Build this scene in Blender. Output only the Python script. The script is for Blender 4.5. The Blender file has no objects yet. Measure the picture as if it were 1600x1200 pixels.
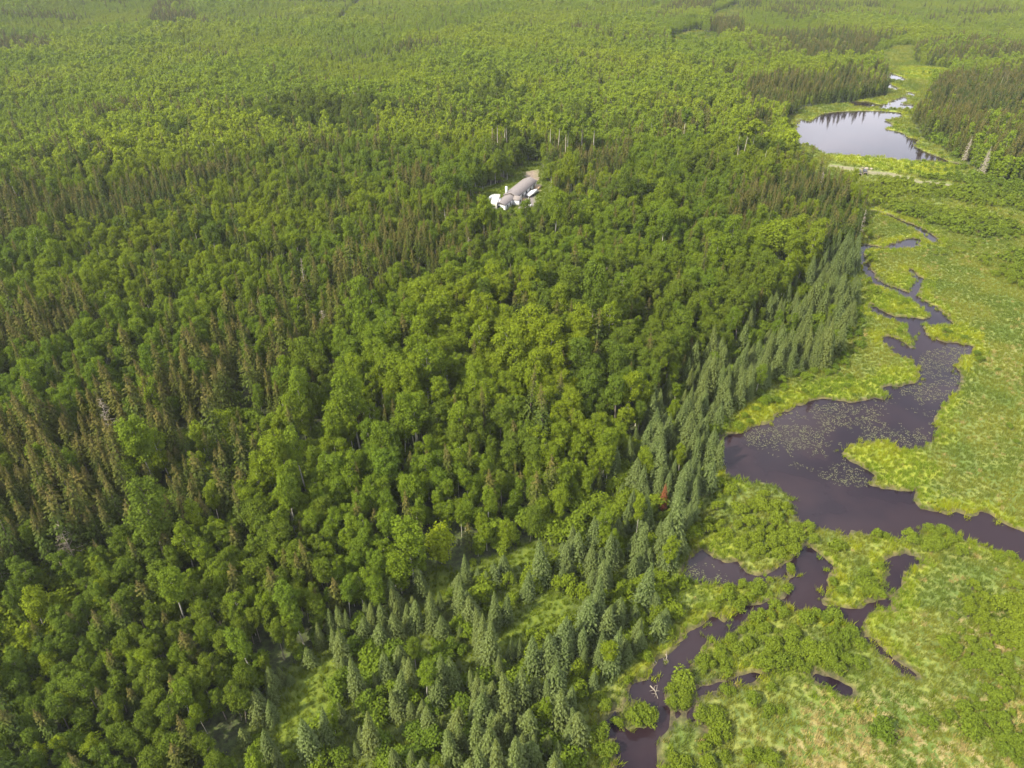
import bpy, math, random
import numpy as np
from mathutils import Vector, Matrix

random.seed(7)
RNG = np.random.default_rng(7)
SC = bpy.context.scene
COL = SC.collection

# ------------------------------------------------------------------ camera
H, PITCH, F = 95.0, math.radians(34.0), 1110.0
cam_d = bpy.data.cameras.new("camera")
cam = bpy.data.objects.new("camera", cam_d)
COL.objects.link(cam)
cam.location = (0, 0, H)
cam.rotation_euler = (math.pi / 2 - PITCH, 0, 0)
cam_d.sensor_width = 36
cam_d.lens = 36 * F / 1600
cam_d.clip_start = 1
cam_d.clip_end = 9000
SC.camera = cam

# ------------------------------------------------------------------ sky, sun, exposure
SUN_EL, SUN_AZ = math.radians(42), math.atan2(-0.74, -0.48)      # azimuth clockwise from +Y
world = bpy.data.worlds.new("World")
SC.world = world
world.use_nodes = True
wn, wl = world.node_tree.nodes, world.node_tree.links
wn.clear()
w_out = wn.new("ShaderNodeOutputWorld")
w_bg = wn.new("ShaderNodeBackground")
w_bg.inputs[1].default_value = 0.090
sky = wn.new("ShaderNodeTexSky")
sky.sky_type = 'NISHITA'
sky.sun_disc = False
sky.sun_elevation = SUN_EL
sky.sun_rotation = SUN_AZ % (2 * math.pi)
sky.dust_density = 1.5
veil = wn.new("ShaderNodeMix")
veil.data_type = 'RGBA'
w_tc = wn.new("ShaderNodeTexCoord")
w_no = wn.new("ShaderNodeTexNoise")
w_no.inputs['Scale'].default_value = 3.0
w_no.inputs['Detail'].default_value = 5.0
w_mr = wn.new("ShaderNodeMapRange")
w_mr.inputs[1].default_value = 0.38
w_mr.inputs[2].default_value = 0.60
w_mr.inputs[3].default_value = 0.28
w_mr.inputs[4].default_value = 0.97
wl.new(w_tc.outputs['Generated'], w_no.inputs['Vector'])
wl.new(w_no.outputs[0], w_mr.inputs[0])
wl.new(w_mr.outputs[0], veil.inputs[0])
wl.new(sky.outputs[0], veil.inputs[6])
veil.inputs[7].default_value = (13.0, 13.0, 14.4, 1)                # thin pale cloud
wl.new(veil.outputs[2], w_bg.inputs[0])
wl.new(w_bg.outputs[0], w_out.inputs[0])

sun_d = bpy.data.lights.new("sun", 'SUN')
sun_d.energy = 4.8
sun_d.angle = math.radians(0.8)
sun_d.color = (1.0, 0.91, 0.70)
sun = bpy.data.objects.new("sun", sun_d)
COL.objects.link(sun)
sdir = Vector((math.sin(SUN_AZ) * math.cos(SUN_EL), math.cos(SUN_AZ) * math.cos(SUN_EL), math.sin(SUN_EL)))
sun.rotation_euler = sdir.to_track_quat('Z', 'Y').to_euler()
sun.location = (-200, -100, 300)

SC.view_settings.view_transform = 'Standard'
SC.view_settings.look = 'None'
SC.view_settings.exposure = 1.03
SC.view_settings.gamma = 1
SC.view_settings.use_curve_mapping = False
SC.render.engine = 'CYCLES'
SC.cycles.max_bounces = 5
SC.cycles.diffuse_bounces = 3
SC.cycles.glossy_bounces = 2
SC.cycles.transmission_bounces = 3
SC.cycles.volume_bounces = 0

# ------------------------------------------------------------------ helpers: projection, noise, polygons
SP, CP = math.sin(PITCH), math.cos(PITCH)

def at(px, py, z=0.0):
    """the point of the ground that shows at this place of the photograph"""
    a, b = px - 800.0, 600.0 - py
    d = np.array([a, F * CP + b * SP, -F * SP + b * CP])
    t = (H - z) / -d[2]
    return (d[0] * t, d[1] * t)

def proj(x, y, z=0.0):
    x, y = np.asarray(x, float), np.asarray(y, float)
    zz = z - H
    depth = y * CP - zz * SP
    up = y * SP + zz * CP
    return 800 + F * x / depth, 600 - F * up / depth, depth

def W(pts):
    return np.array([at(*p) for p in pts])

def crop(x0, y0, s, pts):
    return [(x0 + a / s, y0 + b / s) for a, b in pts]

def inside(poly, x, y):
    res = np.zeros(x.shape, bool)
    sel = np.where((x >= poly[:, 0].min()) & (x <= poly[:, 0].max()) & (y >= poly[:, 1].min()) & (y <= poly[:, 1].max()))[0]
    if not len(sel):
        return res
    px, py = x[sel], y[sel]
    r = np.zeros(px.shape, bool)
    n = len(poly)
    for i in range(n):
        x1, y1 = poly[i]
        x2, y2 = poly[(i + 1) % n]
        if y1 == y2:
            continue
        c = ((y1 > py) != (y2 > py)) & (px < (x2 - x1) * (py - y1) / (y2 - y1) + x1)
        r ^= c
    res[sel] = r
    return res

def sdist(poly, x, y, far=12.0):
    """distance to the polygon's edge, negative inside, +far where not near"""
    res = np.full(x.shape, far)
    m = (x >= poly[:, 0].min() - far) & (x <= poly[:, 0].max() + far) & (y >= poly[:, 1].min() - far) & (y <= poly[:, 1].max() + far)
    sel = np.where(m)[0]
    if not len(sel):
        return res
    px, py = x[sel], y[sel]
    best = np.full(px.shape, 1e18)
    n = len(poly)
    for i in range(n):
        ax, ay = poly[i]
        bx, by = poly[(i + 1) % n]
        dx, dy = bx - ax, by - ay
        t = np.clip(((px - ax) * dx + (py - ay) * dy) / (dx * dx + dy * dy + 1e-12), 0, 1)
        d = (px - ax - t * dx) ** 2 + (py - ay - t * dy) ** 2
        np.minimum(best, d, out=best)
    d = np.minimum(np.sqrt(best), far)
    ins = inside(poly, px, py)
    res[sel] = np.where(ins, -d, d)
    return res

def hash2(ix, iy, seed):
    h = (ix.astype(np.int64) * 374761393 + iy.astype(np.int64) * 668265263 + seed * 1442695041) & 0xFFFFFFFF
    h = ((h ^ (h >> 13)) * 1274126177) & 0xFFFFFFFF
    h = h ^ (h >> 16)
    return (h & 0xFFFFFF) / float(0xFFFFFF)

def vnoise(x, y, wl_, seed=0):
    x, y = np.asarray(x, float) / wl_, np.asarray(y, float) / wl_
    ix, iy = np.floor(x), np.floor(y)
    fx, fy = x - ix, y - iy
    fx, fy = fx * fx * (3 - 2 * fx), fy * fy * (3 - 2 * fy)
    a, b = hash2(ix, iy, seed), hash2(ix + 1, iy, seed)
    c, d = hash2(ix, iy + 1, seed), hash2(ix + 1, iy + 1, seed)
    return (a + (b - a) * fx) * (1 - fy) + (c + (d - c) * fx) * fy

def fbm(x, y, wl_, seed=0, octs=3):
    s, a, t = 0, 1.0, 0
    for i in range(octs):
        s = s + a * vnoise(x, y, wl_ / 2 ** i, seed + i * 17)
        t += a
        a *= 0.5
    return s / t

def sstep(a, b, v):
    t = np.clip((v - a) / (b - a), 0, 1)
    return t * t * (3 - 2 * t)

# ------------------------------------------------------------------ the map: water, marsh, stands
c8 = lambda p: W(crop(850, 800, 2.1333, p))
c7 = lambda p: W(crop(1100, 500, 3.0, p))
c6 = lambda p: W(crop(1250, 300, 4.0, p))
c5 = lambda p: W(crop(1150, 0, 3.43, p))

POND = c7([(72,600),(75,570),(115,537),(205,527),(212,497),(300,482),(340,447),(400,430),(430,402),(500,385),(560,368),(640,380),(690,390),(760,376),(800,362),(830,371),(852,372),(872,345),(845,322),(920,311),(990,292),(1002,262),(1000,222),(985,186),(975,150),(985,110),(975,70),(965,30),(950,-6),
    (1036,-6),(1020,30),(1025,68),(1060,78),(1130,104),(1200,108),(1250,124),(1256,150),(1200,170),(1185,220),(1206,270),(1190,340),(1140,370),(1100,410),(1085,470),(1100,512),(1075,570),(1030,596),(960,606),(910,600),(870,577),(790,566),(740,582),(690,580),(630,620),(680,662),(760,700),(800,727),(775,770),(830,796),(920,806),(1000,796),(985,850),(1020,885),(1100,902),(1180,907),(1250,916),(1300,902),(1370,930),(1440,970),(1500,990),(1640,1015),(1800,1040),
    (1800,1240),(1640,1190),(1500,1142),(1400,1092),(1300,1052),(1200,1020),(1130,1002),(1050,987),(960,1012),(900,1022),(860,1006),(790,1002),(700,992),(680,1020),(620,987),(540,972),(500,980),(450,940),(430,900),(415,850),(385,815),(330,780),(270,760),(200,760),(150,745),(95,712),(78,650)])
UPPER = c6([(335,360),(340,412),(380,432),(400,482),(440,552),(490,587),(580,622),(650,652),(700,674),(760,714),(810,762),(822,790),(760,802),(700,792),(640,790),(600,790),(540,762),(480,732),(450,708),(440,732),(500,765),(560,795),(640,822),(682,832),(690,900),(760,900),(762,832),(860,832),(940,828),(905,770),(840,720),(770,680),(720,650),(620,608),(520,578),(472,545),(440,490),(402,440),(387,402),(400,364),(440,348),(540,358),(640,350),(735,340),(716,328),(742,298),(710,294),(640,308),(580,328),(540,350),(440,340),(370,334)])
LOBE = c6([(518,918),(560,908),(605,915),(660,970),(690,1000),(720,1040),(680,1030),(620,1012),(560,972)])
SEG = c6([(455,122),(560,147),(640,182),(700,204),(780,238),(840,278),(856,318),(812,314),(790,272),(720,234),(650,202),(560,160)])
SIDE = c6([(678,492),(702,488),(722,528),(764,545),(744,592),(724,622),(722,662),(695,630),(700,590),(732,556),(700,522)])
CREEK = c8([(463,205),(480,165),(510,126),(530,118),(560,150),(610,166),(648,162),(672,202),(720,220),(750,202),(780,182),(830,170),(850,130),(880,110),(930,150),(962,180),(950,222),(935,260),(920,290),(930,316),(1010,326),(1070,322),(1090,296),(1160,284),(1162,322),(1085,330),(1060,370),(1070,410),(1110,430),(1160,470),(1190,510),(1240,544),(1190,532),(1150,502),(1110,472),(1060,432),(1018,402),(1030,385),(980,356),(930,336),(850,326),(810,302),(790,315),(680,332),(660,360),(640,400),(580,420),(530,442),(505,490),(484,540),(500,582),(560,576),(640,554),(690,540),(750,540),(660,572),(580,592),(530,612),(508,650),(500,682),(545,715),(552,752),(530,750),(500,705),(460,712),(410,740),(375,780),(365,853),(360,960),(220,960),(240,853),(242,772),(190,722),(205,682),(260,640),(290,610),(285,590),(300,570),(340,558),(370,530),(380,490),(410,480),(440,450),(470,410),(500,388),(540,358),(560,350),(600,367),(640,346),(670,312),(720,308),(780,300),(814,290),(812,226),(760,216),(700,242),(640,240),(580,240),(520,232)])
ISL = [c8([(395,610),(420,570),(460,560),(505,590),(512,625),(480,660),(430,660)]),
       c8([(228,690),(250,650),(300,622),(350,640),(370,690),(340,730),(290,740),(240,720)]),
       c8([(806,200),(815,184),(835,184),(842,205),(824,218)]),
       c8([(443,690),(465,672),(482,690),(465,708)])]
POND2 = c5([(322,662),(345,640),(400,655),(460,612),(530,600),(640,595),(740,595),(890,605),(890,630),(790,640),(830,660),(842,680),(790,690),(880,710),(930,740),(980,745),(950,780),(1000,810),(1080,840),(1150,870),(1240,887),(1180,888),(1080,868),(920,862),(800,848),(640,832),(500,827),(440,806),(400,778),(335,772)])
POOLS = [c5([(770,572),(850,540),(905,522),(912,540),(880,560),(992,570),(980,582),(880,582),(780,584)]),
         c5([(785,382),(830,398),(890,413),(905,432),(830,428),(798,407)]),
         c5([(802,446),(822,452),(866,474),(852,482),(826,480)]),
         c5([(918,494),(950,500),(945,514),(920,508)]),
         c5([(585,550),(700,546),(785,566),(700,578),(640,568)]),
         c8([(1150,172),(1210,145),(1240,160),(1215,180),(1180,182),(1172,235),(1160,262),(1140,258),(1150,222),(1165,215)]),
         c8([(908,548),(940,556),(975,575),(1010,600),(1004,606),(965,582),(930,570)])]
WATERS = [POND, UPPER, LOBE, SEG, SIDE, CREEK, POND2] + POOLS

MARSH = W([(830,1330),(850,1200),(905,1125),(960,1070),(1010,1010),(1068,965),(1078,880),(1085,800),(1115,745),(1130,690),(1142,645),(1200,606),(1292,576),(1322,535),(1337,480),(1337,400),(1332,370),(1347,330),(1318,300),(1272,292),(1240,262),(1226,222),(1222,190),(1260,168),(1330,160),(1385,150),(1382,120),(1368,98),(1362,84),(1400,72),(1432,72),(1424,92),(1440,102),(1485,108),(1480,126),(1450,140),(1440,170),(1422,186),(1440,215),(1500,250),(1522,264),(1560,285),(1660,300),(1800,330),(1900,600),(1900,1330)])
SCRUB = W([(1345,292),(1440,278),(1700,280),(1800,480),(1660,470),(1560,440),(1500,385),(1430,345),(1350,320)])
GLADES = [W(p) for p in (
    [(1178,446),(1200,444),(1222,462),(1212,474),(1188,466)], [(1228,476),(1262,466),(1268,474),(1240,486)],
    [(775,1000),(810,962),(850,932),(895,932),(905,945),(880,975),(830,1000),(790,1015)],
    [(425,1175),(445,1105),(480,1050),(520,1030),(530,1055),(500,1110),(470,1180)],
    [(755,895),(790,868),(840,850),(870,862),(820,888)],
    [(665,915),(690,893),(705,905),(690,935),(672,945)],
    [(985,600),(1035,580),(1045,590),(1000,612)],
    [(1040,64),(1088,49),(1124,58),(1126,84),(1046,86)], [(1100,26),(1150,10),(1164,20),(1150,34),(1108,42)],
    [(1060,44),(1100,38),(1105,44),(1070,49)])]
CLEAR = W([(722,342),(742,305),(768,292),(792,284),(812,262),(824,252),(842,252),(854,272),(866,325),(850,374),(800,378),(762,372),(740,352)])
FRINGE = W([(880,1330),(905,1125),(960,1070),(1010,1010),(1068,965),(1078,880),(1085,800),(1115,745),(1130,690),(1142,645),(1200,606),(1292,576),(1322,535),(1337,480),(1337,400),(1310,395),(1240,450),(1180,500),(1110,560),(1040,620),(1000,680),(960,740),(930,800),(900,850),(870,960),(800,1060),(740,1140),(700,1330)])
FRINGE2 = W([(340,1330),(360,1180),(430,1060),(520,985),(640,930),(740,880),(900,850),(870,960),(800,1060),(740,1140),(700,1330)])
OLD = [W(p) for p in (
    [(-150,720),(100,690),(230,650),(300,600),(330,560),(400,500),(450,470),(540,440),(600,470),(560,540),(470,600),(420,680),(430,790),(350,860),(200,900),(60,930),(-150,1000)],
    [(540,440),(600,400),(680,360),(770,345),(800,380),(740,430),(680,450),(600,470)],
    [(-150,420),(40,345),(200,318),(300,296),(380,272),(390,290),(300,330),(180,380),(60,400),(-150,480)],
    [(-150,560),(0,540),(130,500),(180,520),(100,580),(-150,640)],
    [(850,340),(860,262),(900,250),(980,255),(960,320),(930,360)],
    [(1130,400),(1150,330),(1200,290),(1250,260),(1300,290),(1330,340),(1340,400),(1290,430),(1200,400)],
    [(1140,180),(1170,140),(1260,120),(1372,112),(1390,150),(1330,162),(1255,172),(1230,186)],
    [(1420,100),(1425,78),(1500,62),(1600,72),(1650,100),(1490,108)],
    [(1430,215),(1420,188),(1445,168),(1470,130),(1600,110),(1750,150),(1750,290),(1560,280),(1500,250)],
    [(1010,55),(1030,28),(1070,8),(1120,-8),(1180,-8),(1100,20),(1060,44)], [(1110,70),(1105,46),(1150,30),(1165,62)],
    [(618,95),(640,82),(690,84),(694,98)], [(230,40),(250,10),(300,12),(310,36)], [(370,12),(400,-4),(560,-4),(540,10)], [(-50,90),(0,60),(90,66),(80,86)], [(440,150),(470,140),(520,146),(500,158)], [(620,330),(660,300),(720,310),(700,340)], [(430,260),(470,240),(540,246),(520,268)], [(1020,250),(1040,210),(1100,200),(1110,240)], [(1150,230),(1170,196),(1205,196),(1200,240)],  # farthest clumps are added: dark spruces standing in for hill shading
    [(1145,20),(1160,2),(1190,6),(1185,22)], [(880,70),(905,54),(960,66),(960,82)],
    [(1180,110),(1150,80),(1240,60),(1380,62),(1360,90),(1250,110)])]

def water_sd(x, y):
    """negative in water, positive on land"""
    x, y = np.asarray(x, float), np.asarray(y, float)
    wob = (fbm(x, y, 5.0, 3) - 0.5) * 1.1 + (fbm(x, y, 1.7, 13, 2) - 0.5) * 1.3
    d = np.full(x.shape, 12.0)
    for p in WATERS:
        np.minimum(d, sdist(p, x, y) - (0.55 if (len(p) < 17 or p is UPPER) else 0.0), out=d)
    d = np.where(np.abs(d) < 11, d + wob, d)
    for p in ISL:
        d = np.maximum(d, -sdist(p, x, y) + wob * 0.6)
    return d

def ground_z(x, y, sd=None):
    x, y = np.asarray(x, float), np.asarray(y, float)
    if sd is None:
        sd = water_sd(x, y)
    r = np.hypot(x, y)
    und = (fbm(x, y, 260, 41, 2) - 0.5) * 22 * sstep(380, 900, r) + (fbm(x, y, 60, 51, 2) - 0.5) * 1.2
    md = inside(MARSH, x, y)
    und = np.where(md, (fbm(x, y, 9, 61, 2) - 0.5) * 0.25, und)
    far = sstep(3, 11, sd)
    z = np.clip(sd * 0.55, -0.9, 0.35) + und * far
    return z

# ------------------------------------------------------------------ materials
MATS = {}
class NT:
    def __init__(self, name):
        m = bpy.data.materials.new(name)
        m.use_nodes = True
        self.m, self.t = m, m.node_tree
        self.t.nodes.clear()
        self.out = self.n("ShaderNodeOutputMaterial")
    def n(self, kind, **kw):
        o = self.t.nodes.new(kind)
        for k, v in kw.items():
            setattr(o, k, v)
        return o
    def l(self, a, b):
        self.t.links.new(a, b)
    def mix(self, fac, a, b, blend='MIX'):
        o = self.n("ShaderNodeMix", data_type='RGBA', blend_type=blend)
        for v, i in ((fac, 0), (a, 6), (b, 7)):
            if isinstance(v, (int, float)):
                o.inputs[i].default_value = v
            elif isinstance(v, tuple):
                o.inputs[i].default_value = (*v, 1)
            else:
                self.l(v, o.inputs[i])
        return o.outputs[2]
    def ramp(self, v, a, b, lo=0.0, hi=1.0):
        o = self.n("ShaderNodeMapRange", interpolation_type='SMOOTHSTEP')
        self.l(v, o.inputs[0])
        for i, q in zip((1, 2, 3, 4), (a, b, lo, hi)):
            o.inputs[i].default_value = q
        return o.outputs[0]
    def noise(self, vec, scale, detail=3.0, rough=0.55):
        o = self.n("ShaderNodeTexNoise")
        o.inputs['Scale'].default_value = scale
        o.inputs['Detail'].default_value = detail
        o.inputs['Roughness'].default_value = rough
        if vec is not None:
            self.l(vec, o.inputs['Vector'])
        return o.outputs[0]
    def attr(self, name):
        return self.n("ShaderNodeAttribute", attribute_name=name).outputs['Fac']
    def leaf(self, col, trans=0.3, gloss=0.0):
        d = self.n("ShaderNodeBsdfDiffuse")
        t = self.n("ShaderNodeBsdfTranslucent")
        self.l(col, d.inputs[0])
        self.l(col, t.inputs[0])
        x = self.n("ShaderNodeMixShader")
        x.inputs[0].default_value = trans
        self.l(d.outputs[0], x.inputs[1])
        self.l(t.outputs[0], x.inputs[2])
        res = x.outputs[0]
        if gloss:
            g = self.n("ShaderNodeBsdfGlossy")
            g.inputs['Roughness'].default_value = 0.55
            y = self.n("ShaderNodeMixShader")
            y.inputs[0].default_value = gloss
            self.l(res, y.inputs[1])
            self.l(g.outputs[0], y.inputs[2])
            res = y.outputs[0]
        self.l(res, self.out.inputs[0])
        return self.m
    def principled(self, col, rough=0.8, **kw):
        p = self.n("ShaderNodeBsdfPrincipled")
        if isinstance(col, tuple):
            p.inputs['Base Color'].default_value = (*col, 1)
        else:
            self.l(col, p.inputs['Base Color'])
        p.inputs['Roughness'].default_value = rough
        for k, v in kw.items():
            p.inputs[k].default_value = v
        self.l(p.outputs[0], self.out.inputs[0])
        self.p = p
        return self.m

def foliage(name, c_a, c_b, c_stand, trans=0.3, gloss=0.0, tip=None, nsc=0.011):
    """leaf colour: from tree to tree, from stand to stand and from leaf to leaf"""
    t = NT(name)
    oi = t.n("ShaderNodeObjectInfo")
    base = t.mix(oi.outputs['Random'], c_a, c_b)
    st = t.ramp(t.noise(oi.outputs['Location'], nsc, 3), 0.40, 0.62)
    base = t.mix(st, base, c_stand)
    if tip:
        base = t.mix(t.attr("tip"), base, tip)
    v = t.attr("leaf")
    vv = t.ramp(v, 0, 1, 0.82, 1.18)
    hs = t.n("ShaderNodeHueSaturation")
    t.l(base, hs.inputs['Color'])
    t.l(vv, hs.inputs['Value'])
    return t.leaf(hs.outputs[0], trans, gloss)

M_ASPEN = foliage("aspen_leaves", (0.146, 0.206, 0.016), (0.102, 0.160, 0.018), (0.178, 0.226, 0.015), 0.42)
M_FARASPEN = foliage("brightened_far_leaves", (0.184, 0.250, 0.019), (0.158, 0.222, 0.020), (0.212, 0.266, 0.018), 0.42)  # aspen leaf colours raised to brighten the distant wood
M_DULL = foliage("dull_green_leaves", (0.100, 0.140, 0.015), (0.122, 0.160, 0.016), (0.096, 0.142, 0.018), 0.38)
M_BLUE = foliage("young_spruce_needles", (0.070, 0.102, 0.018), (0.098, 0.114, 0.016), (0.066, 0.100, 0.026), 0.2, 0.0, tip=(0.135, 0.168, 0.066))
M_OLD = foliage("old_spruce_needles", (0.064, 0.088, 0.016), (0.090, 0.094, 0.020), (0.058, 0.086, 0.018), 0.18, 0.0, tip=(0.132, 0.104, 0.034))
M_BUSH = foliage("willow_leaves", (0.125, 0.180, 0.016), (0.094, 0.145, 0.018), (0.150, 0.196, 0.016), 0.36)
M_MARSHBUSH = foliage("marsh_willow_leaves", (0.128, 0.178, 0.018), (0.098, 0.146, 0.018), (0.150, 0.192, 0.018), 0.34)
M_SEDGE = foliage("green_sedge", (0.165, 0.192, 0.024), (0.195, 0.204, 0.030), (0.112, 0.155, 0.022), 0.3, 0.0, nsc=0.07)
M_LIME = foliage("lime_reeds", (0.225, 0.270, 0.014), (0.260, 0.275, 0.018), (0.150, 0.215, 0.016), 0.3, 0.0, nsc=0.09)
M_STRAW = foliage("dry_straw_grass", (0.34, 0.27, 0.10), (0.25, 0.22, 0.07), (0.31, 0.25, 0.09), 0.2, 0.0)
M_RED = foliage("dead_red_needles", (0.16, 0.062, 0.028), (0.16, 0.062, 0.028), (0.16, 0.062, 0.028), 0.1, 0.0)
M_ROUND = foliage("bright_round_leaves", (0.20, 0.25, 0.014), (0.20, 0.25, 0.014), (0.20, 0.25, 0.014), 0.34)
M_PAD = foliage("lily_pad_leaf", (0.070, 0.078, 0.032), (0.110, 0.106, 0.052), (0.074, 0.078, 0.032), 0.0, 0.05)

def bark(name, a, b, sc=6.0):
    t = NT(name)
    tc = t.n("ShaderNodeTexCoord")
    return t.principled(t.mix(t.ramp(t.noise(tc.outputs['Object'], sc, 4), 0.35, 0.65), a, b), 0.9)
M_PALE = bark("pale_aspen_bark", (0.50, 0.48, 0.40), (0.30, 0.28, 0.22), 3)
M_BROWN = bark("spruce_bark", (0.10, 0.075, 0.055), (0.16, 0.125, 0.095))
M_GREY = bark("weathered_grey_wood", (0.30, 0.26, 0.21), (0.19, 0.16, 0.125))
M_SILVER = bark("bleached_wood", (0.42, 0.38, 0.32), (0.30, 0.26, 0.21))

def plain(name, c, rough=0.6, var=0.15, sc=2.0, **kw):
    t = NT(name)
    tc = t.n("ShaderNodeTexCoord")
    d = tuple(q * (1 - var) for q in c)
    return t.principled(t.mix(t.ramp(t.noise(tc.outputs['Object'], sc, 4), 0.35, 0.65), d, c), rough, **kw)
M_WHITE = plain("white_siding", (0.64, 0.65, 0.66), 0.5, 0.06)
M_CREAM = plain("cream_panel", (0.60, 0.57, 0.52), 0.45, 0.06)
M_ROOF = plain("brown_grey_shingles", (0.21, 0.185, 0.18), 0.9, 0.25, 3.0)
M_ROOF2 = plain("grey_shed_roofing", (0.26, 0.23, 0.23), 0.8, 0.2, 2.0)
M_GLASS = plain("dark_window_glass", (0.03, 0.035, 0.045), 0.08, 0.1)
M_TRIM = plain("white_trim", (0.70, 0.70, 0.70), 0.5, 0.04)
M_BLACK = plain("black_paint", (0.012, 0.012, 0.014), 0.3, 0.1)
M_TYRE = plain("black_rubber", (0.02, 0.02, 0.02), 0.9, 0.1)
M_WOOD = plain("tan_lumber", (0.50, 0.35, 0.20), 0.8, 0.25, 3.0)
M_METAL = plain("grey_metal", (0.45, 0.46, 0.47), 0.35, 0.1, 2.0, Metallic=0.6)
M_TARP = plain("white_tarpaulin", (0.66, 0.65, 0.63), 0.6, 0.05)

# ground
t = NT("ground_cover")
tc = t.n("ShaderNodeTexCoord")
P = tc.outputs['Object']
n1, n2, n3 = t.noise(P, 0.9, 5, 0.65), t.noise(P, 0.10, 4), t.noise(P, 3.2, 3, 0.7)
marsh = t.mix(t.ramp(n1, 0.36, 0.66), (0.085, 0.120, 0.020), (0.200, 0.225, 0.042))
marsh = t.mix(t.ramp(n2, 0.40, 0.66), marsh, (0.095, 0.145, 0.022))
lime = t.mix(t.ramp(n1, 0.35, 0.65), (0.18, 0.23, 0.016), (0.27, 0.29, 0.018))
marsh = t.mix(t.attr("lime"), marsh, lime)
dryf = t.n("ShaderNodeMath", operation='MULTIPLY')
t.l(t.attr("dry"), dryf.inputs[0])
t.l(t.ramp(t.noise(P, 0.55, 5, 0.7), 0.47, 0.60), dryf.inputs[1])
marsh = t.mix(dryf.outputs[0], marsh, (0.26, 0.215, 0.085))
forest = t.mix(t.ramp(n1, 0.38, 0.64), (0.028, 0.034, 0.012), (0.060, 0.085, 0.018))
forest = t.mix(t.ramp(n3, 0.55, 0.75), forest, (0.09, 0.075, 0.045))
gl = t.mix(t.ramp(n1, 0.36, 0.64), (0.075, 0.112, 0.008), (0.120, 0.155, 0.009))
forest = t.mix(t.attr("glade"), forest, gl)
g = t.mix(t.attr("marsh"), forest, marsh)
dirt = t.mix(t.ramp(n1, 0.36, 0.64), (0.17, 0.13, 0.105), (0.25, 0.195, 0.15))
g = t.mix(t.attr("dirt"), g, dirt)
g = t.mix(t.attr("gravel"), g, (0.17, 0.145, 0.145))
mud = t.mix(t.ramp(n1, 0.4, 0.6), (0.030, 0.020, 0.014), (0.075, 0.052, 0.032))
g = t.mix(t.attr("mud"), g, mud)
M_GROUND = t.principled(g, 0.95)
bp = t.n("ShaderNodeBump")
bp.inputs['Strength'].default_value = 0.6
bp.inputs['Distance'].default_value = 0.5
t.l(n1, bp.inputs['Height'])
t.l(bp.outputs[0], t.p.inputs['Normal'])

t = NT("peat_water")
tc = t.n("ShaderNodeTexCoord")
P = tc.outputs['Object']
wc = t.mix(t.ramp(t.noise(P, 0.06, 3), 0.4, 0.62), (0.013, 0.008, 0.012), (0.022, 0.013, 0.016))
M_WATER = t.principled(wc, 0.04, IOR=1.33)
bp = t.n("ShaderNodeBump")
bp.inputs['Strength'].default_value = 0.25
bp.inputs['Distance'].default_value = 0.02
t.l(t.noise(P, 2.2, 3), bp.inputs['Height'])
t.l(bp.outputs[0], t.p.inputs['Normal'])

# ------------------------------------------------------------------ mesh helpers
def mesh_np(name, V, faces_list, mats, attrs=None, smooth=False):
    """faces_list: [(array (n,k), material index)], attrs: {name: per-vertex floats}"""
    me = bpy.data.meshes.new(name)
    V = np.asarray(V, np.float32)
    me.vertices.add(len(V))
    me.vertices.foreach_set("co", V.ravel())
    li, ls, mi = [], [], []
    pos = 0
    for fa, m in faces_list:
        if not len(fa):
            continue
        k = fa.shape[1]
        li.append(fa.ravel())
        ls.append(pos + np.arange(len(fa)) * k)
        mi.append(np.full(len(fa), m))
        pos += fa.size
    li, ls, mi = np.concatenate(li), np.concatenate(ls), np.concatenate(mi)
    me.loops.add(len(li))
    me.loops.foreach_set("vertex_index", li.astype(np.int32))
    me.polygons.add(len(ls))
    me.polygons.foreach_set("loop_start", ls.astype(np.int32))
    me.polygons.foreach_set("material_index", mi.astype(np.int32))
    for m in mats:
        me.materials.append(m)
    for k, a in (attrs or {}).items():
        at_ = me.attributes.new(k, 'FLOAT', 'POINT')
        at_.data.foreach_set("value", np.asarray(a, np.float32))
    me.update(calc_edges=True)
    if smooth:
        me.polygons.foreach_set("use_smooth", np.ones(len(ls), bool))
    return me

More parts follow.
